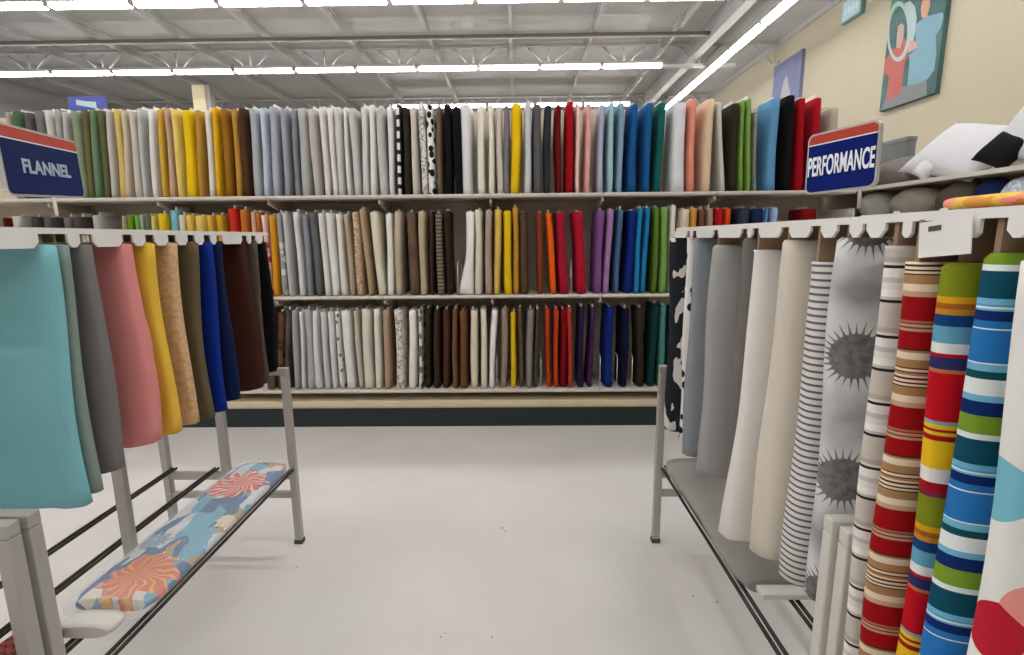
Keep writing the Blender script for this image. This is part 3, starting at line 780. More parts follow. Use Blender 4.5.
def roll_mesh(wd, th, h, seed, e=.8, gather=.5):
    bm = bmesh.new(); q = random.Random(seed); ph = q.uniform(0, 6); rs = []
    n = 44; lv = 22
    rs.append(super_ring(wd*.44, th*.82, 0.0, n, e))
    for k in range(lv+1):
        f = k/lv; z = .008+(h-.016)*f
        w_ = 1 + .05*sin(ph+f*4) + .03*sin(ph*2+f*9)
        rs.append(super_ring(wd*.5*w_, th*w_, z, n, e, .006*sin(ph+f*3), .004*sin(ph*3+f*5), .012+.03*gather*(1-f)**2, ph+f*1.4))
    rs.append(super_ring(wd*.48, th*.9, h, n, e, .006*sin(ph+3)))
    loft(bm, rs); return bm
def burst_mat(zs, tang):
    m, nt, b = new_mat('sunburst_cloth')
    sx = N(nt, 'ShaderNodeSeparateXYZ'); nt.links.new(objcoord(nt), sx.inputs[0])
    s = math_(nt, 'ADD', math_(nt, 'MULTIPLY', sx.outputs[0], tang[0]), math_(nt, 'MULTIPLY', sx.outputs[1], tang[1]))
    per = zs[1]
    zf = math_(nt, 'SUBTRACT', math_(nt, 'FRACT', math_(nt, 'ADD', math_(nt, 'MULTIPLY', math_(nt, 'SUBTRACT', sx.outputs[2], zs[0]), 1/per), 20.5)), .5)
    z = math_(nt, 'MULTIPLY', zf, per)
    s2 = math_(nt, 'SUBTRACT', s, -.045)
    ang = math_(nt, 'ARCTAN2', z, s2)
    rr = math_(nt, 'SQRT', math_(nt, 'ADD', math_(nt, 'MULTIPLY', z, z), math_(nt, 'MULTIPLY', s2, s2)))
    cb = N(nt, 'ShaderNodeCombineXYZ'); nt.links.new(math_(nt, 'COSINE', ang), cb.inputs[0]); nt.links.new(math_(nt, 'SINE', ang), cb.inputs[1])
    nf = noise_fac(nt, 9, 2, vec=cb.outputs[0])
    saw = math_(nt, 'PINGPONG', math_(nt, 'MULTIPLY', ang, 29/pi), 1)
    lim = math_(nt, 'ADD', .05, math_(nt, 'MULTIPLY', math_(nt, 'MULTIPLY', math_(nt, 'POWER', saw, 4), .042), math_(nt, 'MULTIPLY', nf, 1.3)))
    inside = math_(nt, 'LESS_THAN', rr, lim)
    tex = ramp(nt, noise_fac(nt, 60, 3), [(.35, lin((126, 124, 122))), (.65, lin((96, 94, 93)))], 'LINEAR')
    # soft grey clouds woven between the bursts
    cl = math_(nt, 'MULTIPLY', math_(nt, 'ABSOLUTE', zf), 2)
    base = ramp(nt, math_(nt, 'MULTIPLY', cl, noise_fac(nt, 8, 2)), [(.25, lin((206, 204, 202))), (.6, lin((150, 149, 148)))], 'LINEAR')
    cloth_finish(nt, b, mixc(nt, inside, base, tex), vary=.04)
    return m
slots2 = []; rd = [r[4] for r in RIGHT]; near_slots = []
rinfo = []
YS = [None]*8+[1.112, .918, .855, .79, .728, .655]
for i, (px, yt, yb, th, d, wd) in enumerate(RIGHT):
    rinfo.append(YS[i] or P(px, 300, X=XR0).y)
for i, (px, yt, yb, th, d, wd) in enumerate(RIGHT):
    Yc = rinfo[i]
    if i+1 < len(RIGHT): th = min(th, (Yc-rinfo[i+1])*.5*.93)
    if i > 0: th = min(th, (rinfo[i-1]-Yc)*.5*.93)
    zt = min(P(px, yt, Y=Yc).z, 1.545); zb = max(P(px-20, min(yb, 655), Y=Yc).z, .44)
    if yb > 655: zb = {640: .46}.get(yb, .34 if yb < 700 else .30)
    if i >= 9: zb = [.43, .44, .45, .43, .46][i-9]
    h = zt-zb
    side = 'right rack'
    if 0 < i < len(RIGHT)-1: lb = '%s roll, hanging behind the %s one' % (d.replace(' roll', ''), rd[i+1].replace(' roll', ''))
    elif i == 0: lb = 'black and white leaf-print roll hanging at the far end of the right rack'
    else: lb = 'white roll with pink and green flowers at the right edge of the photo'
    xe = P(px, 300, Y=Yc).x-.006
    root = thing('hanging_roll', lb, 'fabric roll', (xe+wd/2, Yc, zb), 'rolls hanging on the right racks')
    m = None
    if i == 0: m = cloth((36, 38, 42), 'leaf', (212, 206, 198))
    elif i == 1: m = cloth((216, 212, 206), 'marks', (28, 28, 30))
    elif i == 2: m = cloth((134, 138, 142))
    elif i == 3: m = cloth((156, 153, 150))
    elif i == 4: m = cloth((112, 106, 102))
    elif i == 5: m = cloth((222, 216, 208))
    elif i == 6: m = cloth((208, 198, 182))
    elif i == 7: m = striped('thin_stripe_cloth', .0168, 0, [(0, (214, 209, 204)), (.62, (96, 92, 92)), (.9, (150, 146, 144))])
    elif i == 8:
        z1, z2 = zpx(862, 353, Yc), zpx(838, 473, Yc); tg = Vector((Yc, -(XR0+.05), 0)).normalized()
        m = burst_mat((z1-zb, z1-z2), (tg.x, tg.y))
    elif i == 9:
        z0 = zpx(884, 265, Yc); p = z0-zpx(878, 265+69.5, Yc)
        m = striped('black_line_cloth', p, z0-zb, seqpx(70, [(0, (38, 34, 32)), (3, (226, 221, 214)), (12, (196, 190, 184)), (17, (222, 217, 210)), (24, (236, 231, 224)), (31, (196, 190, 180)), (34, (38, 34, 32)), (37, (196, 188, 176)), (62, (176, 168, 156)), (67, (214, 208, 200))]))
    elif i == 10:
        z0 = zpx(925, 347, Yc); p = z0-zpx(912, 452, Yc)
        m = striped('red_tan_cloth', p, z0-zb, seqpx(105, [(0, BRN), (1, TAN), (3, CRM), (9.5, TAN), (17.5, BRN), (18.5, CRM), (21, BRN), (22.5, TAN), (25, CRM), (27, BRN), (29, CRM), (31.5, BRN), (33, CRM), (35, BRN), (36.5, TAN), (44.5, CRM), (51, (196, 160, 126)), (56, RED), (78, (160, 110, 88)), (80, RED), (81.5, (190, 150, 122)), (84, (120, 60, 48)), (85.5, (190, 150, 122)), (88, RED), (104.5, BRN)]))
    elif i == 11:
        z0 = zpx(960, 296, Yc); p = z0-zpx(915, 521, Yc)
        m = striped('multi_stripe_cloth', p, z0-zb, seqpx(225, [(0, (214, 156, 22)), (6, (160, 92, 26)), (11, (196, 130, 34)), (16, (12, 62, 112)), (27, (98, 158, 184)), (43, (222, 220, 214)), (52, (168, 12, 26)), (56, (42, 44, 92)), (67, (186, 110, 66)), (71, (186, 8, 26)), (117, (132, 160, 166)), (121, (226, 186, 36)), (125, (160, 14, 22)), (128, (226, 186, 36)), (131, (160, 14, 22)), (137, (228, 182, 28)), (165, (224, 220, 212)), (179, (156, 14, 24)), (189, (110, 40, 70)), (194, (122, 132, 22))]))
    elif i == 12:
        z0 = zpx(985, 310, Yc); p = z0-zpx(955, 472, Yc)
        BL, NV, TE, LB, WT = (38, 112, 176), (8, 38, 98), (8, 72, 92), (110, 176, 204), (222, 228, 224)
        m = striped('blue_stripe_cloth', p, z0-zb, seqpx(162, [(0, NV), (9, BL), (16, WT), (17.2, BL), (49, WT), (50.5, LB), (57, (10, 74, 78)), (65, WT), (81, LB), (87, NV), (101, (120, 150, 44)), (119, WT), (125, TE), (150, LB), (156, (80, 150, 190)), (158, WT), (159.5, LB)]))
    else: m = None
    if m is None:
        m, nt, b = new_mat('big_floral_cloth')
        v = N(nt, 'ShaderNodeTexVoronoi'); v.inputs['Scale'].default_value = 9; nt.links.new(objcoord(nt), v.inputs[0])
        sp = N(nt, 'ShaderNodeSeparateColor'); nt.links.new(v.outputs['Color'], sp.inputs[0])
        petal = ramp(nt, sp.outputs[0], [(0, lin((186, 30, 50))), (.3, lin((232, 150, 140))), (.55, lin((118, 170, 80))), (.8, lin((120, 184, 200)))])
        cloth_finish(nt, b, mixc(nt, math_(nt, 'LESS_THAN', v.outputs['Distance'], .42), lin((226, 224, 216)), petal))
    gt = 1.2 if i in (5, 6) else .5
    bm = roll_mesh(wd, th, h, 50+i, gather=gt)
    if i in (3, 5, 6):      # loose cloth spreading towards the hem
        for v in bm.verts:
            k = 1-v.co.z/h
            v.co.x += -{3: .015, 5: .04, 6: .018}[i]*(k**1.5)*(1 if v.co.x < 0 else .2)
    obj('fabric_wrap', bm, m, root)
    bm = bmesh.new(); add_box(bm, (-wd/2+.012, -.005, h+.0005), (wd/2-.03, .005, 1.573-zb)); obj('header_board', bm, M['kraft'], root)
    (slots2 if Yc > 1.02 else near_slots).append(Yc)
header_rail(.805, 1.03, 2.27, slots2, q1, drop=.042)
header_rail(.772, -.4, 1.01, near_slots+[.5, .3, .1, -.1], q2, drop=.042)
header_rail(1.26, 1.02, 2.42, [1.15+.1*k for k in range(12)], q1)
header_rail(1.26, -.4, 1.01, [-.3+.1*k for k in range(13)], q2)

# folded price card hanging on the right header rail
pc = P(966, 232, X=.69)
bm = bmesh.new()
prof = [(0, 0), (-.075, 0), (-.10, -.05), (-.105, -.058), (.03, -.052), (.024, -.046)]
add_box(bm, (-.004, -.05, -.056), (-.0015, .045, 0))
o = obj('price_card', bm, M['white_metal']); o.location = (.656, pc.y, 1.572)
o.rotation_euler = (radians(-6), 0, 0)
b_ = bmesh.new(); add_box(b_, (-.0048, .002, -.016), (-.0041, .026, -.008)); obj('slot', b_, M['rubber'], o)
tag(o, 'blank white price card hung on the right header rail above the multicoloured roll', 'price card')

# grey flat bolt lying on the right rack's lower rods
yn, yf = 1.46, 2.36
b0 = thing('lying_bolt', 'long flat grey fabric bolt lying on the lower rods of the right rack', 'fabric bolt', (.835, (yn+yf)/2, .4155))
bm = bmesh.new(); n = 28; rs = []
for k in range(15):
    f = k/14; y = -(yf-yn)/2+(yf-yn)*f
    kk = .86 if k in (0, 14) else 1+.03*sin(f*9)
    r = []
    for i in range(n):
        t = 2*pi*i/n; c, s = cos(t), sin(t)
        r.append(Vector((.125*kk*math.copysign(abs(c)**.7, c), y, .032+.031*kk*math.copysign(abs(s)**.8, s))))
    rs.append(r)
loft(bm, rs); obj('fabric_wrap', bm, cloth((148, 144, 138)), b0)
bm = bmesh.new(); add_box(bm, (-.085, -(yf-yn)/2-.05, .022), (.105, -(yf-yn)/2-.001, .042)); obj('core_board', bm, M['core'], b0, bevel=.004)

# plastic-wrapped floral bolt lying on the left rack's lower rods
fm, nt, b = new_mat('bold_floral_cloth')
co = objcoord(nt)
nzv = N(nt, 'ShaderNodeTexNoise'); nzv.inputs['Scale'].default_value = 9; nt.links.new(co, nzv.inputs['Vector'])
mp = N(nt, 'ShaderNodeVectorMath'); mp.operation = 'MULTIPLY_ADD'; nt.links.new(nzv.outputs['Color'], mp.inputs[0]); mp.inputs[1].default_value = (.09, .09, .09); nt.links.new(co, mp.inputs[2])
v2 = N(nt, 'ShaderNodeTexVoronoi'); v2.inputs['Scale'].default_value = 11; mq = N(nt, 'ShaderNodeMapping'); mq.inputs['Rotation'].default_value = (0, 0, .5); mq.inputs['Scale'].default_value = (1.6, .55, 1); nt.links.new(mp.outputs[0], mq.inputs[0]); nt.links.new(mq.outputs[0], v2.inputs[0])
s2 = N(nt, 'ShaderNodeSeparateColor'); nt.links.new(v2.outputs['Color'], s2.inputs[0])
acc = ramp(nt, s2.outputs[0], [(0, lin((44, 92, 140))), (.26, lin((204, 208, 208))), (.46, lin((96, 164, 186))), (.64, lin((36, 104, 132))), (.80, lin((214, 208, 190))), (.92, lin((176, 150, 96)))])
sw = N(nt, 'ShaderNodeSeparateXYZ'); nt.links.new(mp.outputs[0], sw.inputs[0])
for fx, fy, fr, ca, cb_ in ((-.0, .27, .13, (206, 70, 54), (232, 196, 178)), (.02, -.36, .12, (210, 92, 54), (222, 164, 40)), (.12, -.02, .05, (228, 214, 196), (196, 150, 90)), (-.08, -.16, .06, (58, 112, 150), (200, 206, 206)), (.06, .52, .07, (206, 84, 66), (230, 200, 180))):
    dx = math_(nt, 'SUBTRACT', sw.outputs[0], fx+.045); dy = math_(nt, 'SUBTRACT', sw.outputs[1], fy+.045)
    rr = math_(nt, 'SQRT', math_(nt, 'ADD', math_(nt, 'MULTIPLY', dx, dx), math_(nt, 'MULTIPLY', dy, dy)))
    an = math_(nt, 'ARCTAN2', dy, dx)
    pet = math_(nt, 'ADD', math_(nt, 'MULTIPLY', math_(nt, 'SINE', math_(nt, 'MULTIPLY', an, 9)), .12*fr), fr*.88)
    ray_ = math_(nt, 'GREATER_THAN', math_(nt, 'SINE', math_(nt, 'ADD', math_(nt, 'MULTIPLY', an, 19), math_(nt, 'MULTIPLY_ADD', rr, 90, math_(nt, 'MULTIPLY', v2.outputs['Distance'], 9)))), .45)
    acc = mixc(nt, math_(nt, 'LESS_THAN', rr, pet), acc, mixc(nt, ray_, lin(ca), lin(cb_)))
cloth_finish(nt, b, acc, rough=.5)
pm, nt, b = new_mat('clear_plastic_film')
b.inputs['Base Color'].default_value = (.95, .96, .97, 1); b.inputs['Roughness'].default_value = .12
b.inputs['Transmission Weight'].default_value = 0; b.inputs['Alpha'].default_value = .22; b.inputs['Specular IOR Level'].default_value = .9
nz = N(nt, 'ShaderNodeTexNoise'); nz.inputs['Scale'].default_value = 16; nt.links.new(objcoord(nt), nz.inputs['Vector'])
bp = N(nt, 'ShaderNodeBump'); bp.inputs['Strength'].default_value = .9; bp.inputs['Distance'].default_value = .03; nt.links.new(nz.outputs[0], bp.inputs['Height']); nt.links.new(bp.outputs[0], b.inputs['Normal'])
yn, yf = 1.33, 2.36
fb = thing('wrapped_floral_bolt', 'plastic-wrapped bolt with large red, orange and blue flowers lying on the left rack', 'fabric bolt', (-1.262, (yn+yf)/2, .4155))
def flat_loft(hw, hh, y0, y1, lv, amp, zc, n=36, end=.85):
    bm = bmesh.new(); rs = []
    for k in range(lv):
        f = k/(lv-1); y = y0+(y1-y0)*f; kk = end if k in (0, lv-1) else 1
        rs.append([Vector(((hw+amp*sin(f*31+i))*kk*math.copysign(abs(cos(2*pi*i/n))**.7, cos(2*pi*i/n)), y, zc+(hh+amp*.5*sin(f*23+i*1.7))*kk*math.copysign(abs(sin(2*pi*i/n))**.8, sin(2*pi*i/n)))) for i in range(n)])
    loft(bm, rs); return bm
hl = (yf-yn)/2
obj('fabric_wrap', flat_loft(.13, .027, -hl+.05, hl-.02, 24, .001, .032), fm, fb)
obj('plastic_film', flat_loft(.137, .0315, -hl+.02, hl, 40, .0015, .034, end=.9), pm, fb)
obj('core_board', flat_loft(.085, .02, -hl-.06, -hl+.012, 5, 0, .030, 24, .9), M['core'], fb)
# red patterned bolt at the lower left corner
rb = bmesh.new()
rm, nt, b = new_mat('red_zigzag_cloth')
sx = N(nt, 'ShaderNodeSeparateXYZ'); nt.links.new(objcoord(nt), sx.inputs[0])
zz = math_(nt, 'FRACT', math_(nt, 'ADD', math_(nt, 'MULTIPLY', sx.outputs[1], 38), math_(nt, 'MULTIPLY', math_(nt, 'PINGPONG', sx.outputs[0], .012), 40)))
cloth_finish(nt, b, mixc(nt, math_(nt, 'GREATER_THAN', zz, .6), lin((144, 66, 60)), lin((84, 46, 44))))
o = thing('red_patterned_bolt', 'red woven-pattern bolt lying on the near left rack at the photo corner', 'fabric bolt', (-1.362, .90, .4155))
obj('fabric_wrap', flat_loft(.072, .035, -.45, .36, 10, .001, .036), rm, o)
obj('core_board', flat_loft(.05, .008, .3605, .40, 3, 0, .034, 16, .95), M['core'], o)

# ------------------------------------------------------------------ rack signs
def round_rect(w, h, r, n=6, skip=()):
    pts = []
    for ci, (cx, cy, a0) in enumerate(((w/2-r, h/2-r, 0), (-w/2+r, h/2-r, 90), (-w/2+r, -h/2+r, 180), (w/2-r, -h/2+r, 270))):
        for k in range(n+1):
            a = radians(a0+90*k/n); pts.append((cx+r*cos(a), cy+r*sin(a)))
    return pts
def slab(bm, pts, y0, y1, mi=0):
    a = [bm.verts.new((x, y0, z)) for x, z in pts]; b = [bm.verts.new((x, y1, z)) for x, z in pts]
    bm.faces.new(a).material_index = mi; bm.faces.new(b[::-1]).material_index = mi
    n = len(pts)
    for i in range(n): bm.faces.new((a[i], b[i], b[(i+1) % n], a[(i+1) % n])).material_index = mi
def clip_band(pts, z0, z1):
    def cl(ps, f, zc):
        out = []
        for i in range(len(ps)):
            p, q = ps[i], ps[(i+1) % len(ps)]; ip, iq = f(p[1]), f(q[1])
            if ip: out.append(p)
            if ip != iq:
                t = (zc-p[1])/(q[1]-p[1]); out.append((p[0]+(q[0]-p[0])*t, zc))
        return out
    return cl(cl(pts, lambda z: z >= z0, z0), lambda z: z <= z1, z1)
def text_mesh(s, size, xs, mat, parent, loc, offset=.0, width=None):
    cu = bpy.data.curves.new('text', 'FONT'); cu.body = s; cu.size = size; cu.align_x = 'CENTER'; cu.align_y = 'CENTER'; cu.offset = offset; cu.extrude = .0006; cu.space_character = 1.02
    to = bpy.data.objects.new('tmp', cu); C.objects.link(to); bpy.context.view_layer.update()
    me = bpy.data.meshes.new_from_object(to.evaluated_get(bpy.context.evaluated_depsgraph_get()))
    bpy.data.objects.remove(to)
    me.materials.clear(); me.materials.append(mat)
    xsz = max(v.co.x for v in me.vertices)-min(v.co.x for v in me.vertices)
    if width: xs = width/xsz
    for v in me.vertices: v.co = Vector((v.co.x*xs, -v.co.z, v.co.y))
    o = bpy.data.objects.new('lettering', me); C.objects.link(o); o.parent = parent; o.location = loc; return o
def rack_sign(quad, dl, dr, txt, bluem, label, txtw, txtmat, txtsize):
    """quad: left-top, right-top, left-bottom, right-bottom pixel; dl, dr: world Y of the left and right edge"""
    lt, lb_ = P(*quad[0], Y=dl), P(*quad[2], Y=dl); rt, rb_ = P(*quad[1], Y=dr), P(*quad[3], Y=dr)
    lc, rc = (lt+lb_)/2, (rt+rb_)/2; c = (lc+rc)/2; d = rc-lc
    wd = math.hypot(d.x, d.y); hh = ((lt-lb_).length+(rt-rb_).length)/2
    r = thing('rack_sign', label, 'sign', c, 'header signs on the racks', (0, -math.asin(d.z/d.length)*1.0, atan2(d.y, d.x)))
    pts = round_rect(wd, hh, .022)
    bm = bmesh.new(); slab(bm, pts, -.006, .006); obj('sign_frame', bm, M['sign_edge'], r)
    inn = round_rect(wd-.012, hh-.012, .018)
    bm = bmesh.new(); slab(bm, clip_band(inn, -hh, hh*.5-.037), -.0075, -.0061); obj('blue_panel', bm, bluem, r)
    bm = bmesh.new(); slab(bm, clip_band(inn, hh*.5-.0335, hh), -.0075, -.0061); obj('red_band', bm, M['red_sign'], r)
    bm = bmesh.new(); slab(bm, clip_band(inn, hh*.5-.0368, hh*.5-.0337), -.0077, -.0062); obj('white_line', bm, M['sign_white'], r)
    text_mesh(txt, txtsize, 1, txtmat, r, (0, -.0085, -.012), offset=.0016, width=txtw*wd)
    return r, c, wd, hh
r, c, wd, hh = rack_sign(((810, 135), (882, 119), (806, 196), (878, 186)), 1.74, 1.52, 'PERFORMANCE', M['blue_sign'], 'blue PERFORMANCE sign with an orange-red band over the right rack', .93, M['sign_white'], .082)
bm = bmesh.new(); add_bar(bm, (wd*.25, .012, -hh*.8), (wd*.25, .012, 0), .005); obj('stem', bm, M['wire'], r)
tx = plain('faded_lettering', (150, 168, 182), .6)
r, c, wd, hh = rack_sign(((-6, 120), (75, 142), (2, 196), (81, 198)), 1.30, 1.72, 'FLANNEL', M['navy_sign'], 'dark blue FLANNEL sign with an orange-red band over the left rack', .62, tx, .05)
bm = bmesh.new(); add_bar(bm, (wd*.12, .012, -hh*.8), (wd*.12, .012, 0), .005); obj('stem', bm, M['wire'], r)

# ------------------------------------------------------------------ right wall: pictures and notice
def wall_panel(px_pts, name, label, cat, m, thick=.05):
    pass
# large picture of two figures
p1 = P(880, 112, X=WX-.05); p2 = P(935, 99, X=WX-.05); p0 = P(890, 5, X=WX-.05)
py0, py1 = p1.y, p2.y; pz0 = p1.z
hgt = 1.85
pic = thing('painting', 'large wall picture of a red figure and a blue figure with a white ring', 'painting', (WX-.001, (py0+py1)/2, pz0))
hwp = abs(py0-py1)/2
teal = plain('picture_ground', (74, 100, 96), .7, 0, .2, .25, 3)
bm = bmesh.new(); add_box(bm, (-.06, -hwp, 0), (0, hwp, hgt)); obj('canvas', bm, teal, pic)
def shape(par, name, pts, rgb, off):   # pts in (u right 0..1, v up in metres)
    bm = bmesh.new()
    ps = [Vector((-.0605-off, hwp-2*hwp*u, v)) for u, v in pts]
    bk = [p+Vector((.0006, 0, 0)) for p in ps]
    a = [bm.verts.new(p) for p in ps]; b = [bm.verts.new(p) for p in bk]
    bm.faces.new(a); bm.faces.new(b[::-1])
    for i in range(len(a)): bm.faces.new((a[i], b[i], b[(i+1) % len(a)], a[(i+1) % len(a)]))
    return obj(name, bm, plain('paint_'+name, rgb, .7, 0, .2, .04), par)
def cpt(x, y):      # measured position on the picture -> (share of its width, metres up)
    u = (x-(120-65*y/610))/325.0; yb = 610-90*u
    return (max(0, min(1, u)), max(0, min(hgt, (yb-y)*.85*(.00287-.00045*u))))
def fig(name, pts, rgb, off): return shape(pic, name, [cpt(*q) for q in pts], rgb, off)
fig('grey_ground', [(62, 600), (85, 560), (105, 500), (215, 470), (240, 470), (345, 445), (345, 530), (200, 570)], (120, 124, 122), .0002)
fig('green_patch', [(118, 0), (220, 0), (150, 60), (115, 110)], (84, 140, 100), .0002)
fig('red_figure', [(100, 550), (195, 510), (205, 440), (215, 340), (235, 300), (236, 240), (210, 210), (180, 215), (165, 265), (130, 265), (112, 300), (85, 330), (80, 400), (115, 410)], (170, 96, 90), .0008)
fig('blue_figure', [(235, 470), (245, 330), (240, 300), (285, 265), (270, 140), (330, 95), (425, 75), (430, 100), (415, 160), (390, 200), (395, 300), (385, 390), (350, 440), (300, 458)], (118, 150, 162), .0014)
fig('pale_sleeve', [(205, 25), (240, 10), (270, 40), (282, 100), (275, 170), (262, 250), (240, 250), (245, 170), (232, 90)], (160, 176, 176), .0018)
fig('red_head', [(160, 262), (185, 262), (205, 200), (207, 140), (190, 128), (168, 145), (162, 200)], (172, 146, 136), .0022)
fig('blue_head', [(310, 100), (340, 100), (357, 40), (355, 0), (315, 0), (305, 50)], (184, 142, 118), .0022)
fig('hand', [(235, 290), (290, 260), (285, 235), (262, 215), (235, 235)], (184, 146, 138), .0024)
ring = []
for k in range(33):
    a_ = 2*pi*k/32
    ring.append((cpt(172+76*cos(a_), 175+160*sin(a_)), cpt(170+58*cos(a_), 175+136*sin(a_))))
bm = bmesh.new()
for (o0, i0), (o1, i1) in zip(ring, ring[1:]):
    vs = [Vector((-.0633, hwp-2*hwp*u, v_)) for u, v_ in (o0, o1, i1, i0)]
    if min(v_.z for v_ in vs) < hgt-.001: bm.faces.new([bm.verts.new(v_) for v_ in vs])
obj('white_ring', bm, plain('paint_ring', (160, 170, 166), .7), pic)
# small picture behind the bolts
a = P(775, 66, X=WX-.05); b = P(803, 50, X=WX-.05)
sp = thing('painting', 'small lilac-grey picture with a pale cone on the beige wall', 'painting', (WX-.001, (a.y+b.y)/2, 3.0))
hwp = abs(a.y-b.y)/2; zt = (a.z+b.z)/2-3.0
bm = bmesh.new(); add_box(bm, (-.06, -hwp, 0), (0, hwp, zt)); obj('canvas', bm, plain('lilac_ground', (116, 120, 148), .7, 0, .2, .15, 2), sp)
shape(sp, 'pale_cone', [(.18, .1), (.78, .1), (.72, zt*.6), (.52, zt*.84), (.42, zt*.8), (.24, zt*.5)], (166, 162, 160), .001)
# small notice high on the wall
a = P(841, 26, X=WX-.06); b = P(861, 15, X=WX-.06)
ns = thing('wall_notice', 'small pale blue notice box high on the beige wall', 'sign', (WX-.001, (a.y+b.y)/2, a.z))
hwn = abs(a.y-b.y)/2; zt = .34
bm = bmesh.new(); add_box(bm, (-.07, -hwn, 0), (0, hwn, zt)); obj('box_body', bm, plain('notice_dark', (110, 140, 140), .5), ns, bevel=.01)
bm = bmesh.new(); add_box(bm, (-.073, -hwn*.9, .03), (-.0705, hwn*.9, zt-.02)); obj('face_plate', bm, plain('notice_pale', (172, 202, 208), .5), ns)
for k in range(5):
    bm = bmesh.new(); yy = -hwn*.6+k*hwn*.28; add_box(bm, (-.0745, yy-.012, .10+.02*(k % 2)), (-.0731, yy+.012, .22-.02*(k % 3))); obj('mark', bm, M['sign_white'], ns)

# ------------------------------------------------------------------ pillow shelving on the right
PX = 2.62
sh = thing('pillow_shelving', 'grey metal shelving along the right wall loaded with pillows', 'shelving', (PX, 2.9, 0))
Y0s, Y1s = 1.2, 4.45
ZP = 1.90; ZL = 1.645
def sq(name, lo, hi, m, bevel=0):
    bm = bmesh.new(); add_box(bm, (lo[0]-PX, lo[1]-2.9, lo[2]), (hi[0]-PX, hi[1]-2.9, hi[2])); return obj(name, bm, m, sh, bevel=bevel)
sq('upper_shelf', (PX, Y0s, ZP-.025), (PX+.5, Y1s, ZP), M['shelf'])
sq('lower_shelf', (PX, Y0s, ZL-.03), (PX+.5, Y1s, ZL), M['shelf'])
sq('middle_shelf', (PX, Y0s, .95), (PX+.5, Y1s, .98), M['shelf'])
sq('base_deck', (PX, Y0s, 0), (PX+.5, Y1s, .18), M['kick'])
sq('back_panel', (PX+.501, Y0s, .0), (PX+.53, Y1s, ZP+.12), M['panel'])
for y in (Y0s-.021, 2.45, Y1s+.001):
    if y == 2.45: continue
    sq('end_panel', (PX, y, 0), (PX+.53, y+.02, ZP+.02), M['panel'])
def pillow(c, w_, h_, t, rot, rgb, label, group='pillows on the right shelving', kind='plain', c2=(20, 20, 20), tagm=None, rr=False):
    bm = bmesh.new(); n = 18
    vt = {}
    for s in (1, -1):
        for i in range(n+1):
            for j in range(n+1):
                u, v = -1+2*i/n, -1+2*j/n
                edge = (1-abs(u)**2.6)*(1-abs(v)**2.6)
                if edge <= 0 and s == -1: continue
                k = 1-.10*(1-abs(v)**2)*abs(u)**3 if not rr else 1
                kv = 1-.10*(1-abs(u)**2)*abs(v)**3 if not rr else 1
                x, z = u*k*w_/2, v*kv*h_/2
                if rr:
                    x = u*math.sqrt(1-v*v/2)*w_/2; z = v*math.sqrt(1-u*u/2)*h_/2; edge = max(0, 1-(x/(w_/2))**2-(z/(h_/2))**2) if True else edge
                    if (abs(u) == 1 or abs(v) == 1): edge = 0
                y = s*t/2*max(0, edge)**.45*(1+.05*sin(u*5+v*4+rgb[0]))
                vt[(s, i, j)] = bm.verts.new((x, y, z))
    for s in (1, -1):
        for i in range(n):
            for j in range(n):
                q = [vt.get((s, a, b)) or vt[(1, a, b)] for a, b in ((i, j), (i+1, j), (i+1, j+1), (i, j+1))]
                try: f = bm.faces.new(q if s == -1 else q[::-1]); f.smooth = True
                except ValueError: pass
    o = thing('pillow', label, 'pillow', c, group, rot)
    obj('pillow_body', bm, cloth(rgb, kind, c2), o)
    if tagm:
        b2 = bmesh.new(); add_box(b2, (tagm[0]-.03, -t*.5-.006, tagm[1]-.02), (tagm[0]+.03, -t*.5-.003, tagm[1]+.02)); obj('tag', b2, M['sign_white'], o)
    return o
def pc_(px, py, X): return P(px, py, X=X)
XU = PX+.14
# upper shelf (photo columns of the centres); faces turned to the aisle
def onshelf(px, zs, X, dz): p = P(px, 170, X=X); return (X, p.y, zs+dz)
pillow(onshelf(900, ZP, PX+.2, .105), .50, .26, .17, (radians(-62), radians(4), radians(-90)), (112, 104, 98), 'dark taupe pillow folded on the upper shelf left of the white one')
pillow(onshelf(960, ZP, PX+.22, .165), .54, .46, .16, (radians(-46), radians(14), radians(-82)), (200, 198, 198), 'large white pillow leaning on the upper shelf beside the black one')
pillow(onshelf(1000, ZP, PX+.10, .105), .22, .20, .10, (radians(-34), radians(24), radians(-88)), (14, 12, 14), 'black pillow tilted on the upper shelf between two white ones')
pillow(onshelf(1030, ZP, PX+.2, .19), .36, .36, .14, (radians(-24), radians(12), radians(-90)), (200, 197, 198), 'white pillow at the right edge of the upper shelf')
pillow(onshelf(925, ZP, PX+.05, .062), .12, .12, .08, (radians(-30), radians(30), radians(-88)), (206, 204, 202), 'small white cushion corner in front of the large white pillow')
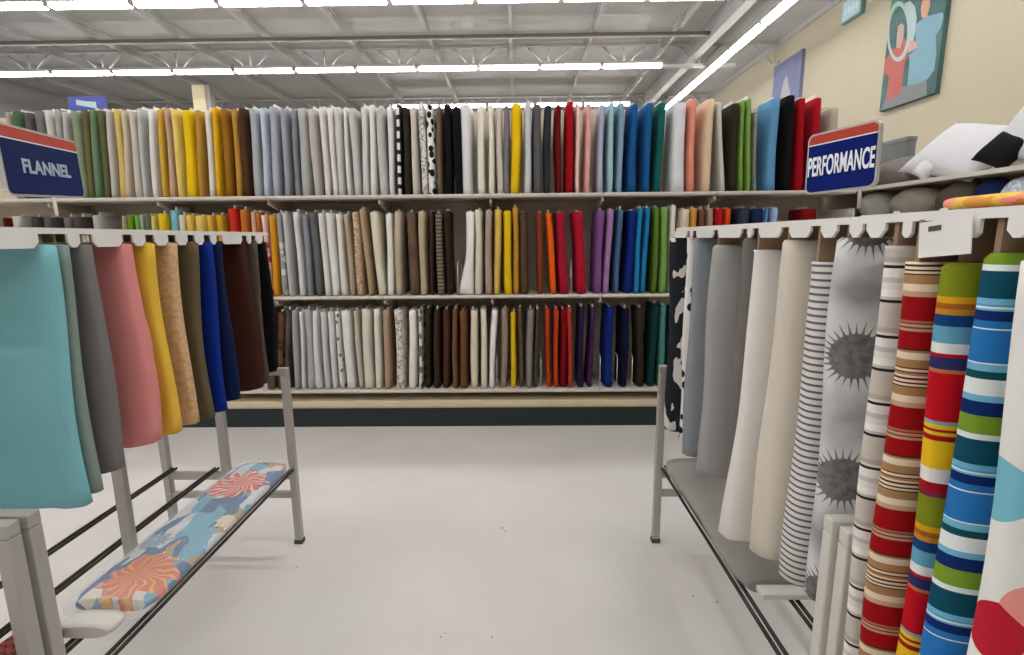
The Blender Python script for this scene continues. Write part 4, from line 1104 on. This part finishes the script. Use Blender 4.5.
# lower shelf
pillow(onshelf(883, ZL, PX+.12, .112), .30, .225, .20, (0, radians(12), radians(-80)), (160, 154, 148), 'light grey cushion at the left end of the lower shelf', rr=True)
pillow(onshelf(922, ZL, PX+.13, .113), .42, .228, .22, (0, 0, radians(-90)), (142, 131, 121), 'wide plump taupe cushion on the lower shelf left of the dark one', rr=True, tagm=(-.03, -.07))
pillow(onshelf(966, ZL, PX+.13, .112), .30, .225, .22, (0, radians(-14), radians(-90)), (84, 76, 60), 'dark olive cushion on the lower shelf beside the navy one', rr=True, tagm=(0, -.07))
pillow(onshelf(999, ZL, PX+.12, .108), .22, .215, .18, (0, radians(20), radians(-90)), (20, 36, 78), 'navy blue cushion on the lower shelf with a white tag', rr=True, tagm=(0, -.07))
pillow(onshelf(1028, ZL, PX+.12, .105), .22, .205, .16, (0, radians(10), radians(-90)), (176, 190, 204), 'pale blue and white patterned cushion at the lower shelf right edge', kind='speckle', c2=(226, 226, 228), rr=True)
# grey storage box behind the sign on the upper shelf
g0 = P(881, 142, X=PX+.42); g1 = P(905, 137, X=PX+.42)
gb = thing('storage_box', 'grey storage box on the upper pillow shelf just right of the sign', 'box', (PX+.42, (g0.y+g1.y)/2, ZP+.0005))
gl = abs(g0.y-g1.y)/2+.03; gh = g1.z-ZP
bm = bmesh.new(); add_box(bm, (0, -gl, 0), (.07, gl, gh-.03)); obj('box_body', bm, plain('grey_card', (112, 114, 114), .8), gb)
bm = bmesh.new(); add_box(bm, (-.004, -gl-.004, gh-.0295), (.074, gl+.004, gh)); obj('lid', bm, plain('grey_lid', (124, 126, 126), .8), gb)

# orange floral cloth bolt lying on top of the right header rail
om, nt, b = new_mat('orange_floral_cloth')
cloth_finish(nt, b, ramp(nt, noise_fac(nt, 12, 2), [(.0, lin((204, 144, 62))), (.44, lin((216, 176, 80))), (.54, lin((226, 140, 116))), (.64, lin((196, 128, 60)))]))
oc = thing('floral_cloth_bolt', 'orange and yellow floral bolt lying on top of the right rack header rail', 'fabric bolt', (.85, .76, 1.5875))
obj('fabric_wrap', flat_loft(.085, .013, -.55, .19, 14, .001, .016, end=.97), om, oc)
obj('core_board', flat_loft(.06, .003, -.58, -.5505, 3, 0, .016, 16, .95), M['core'], oc)
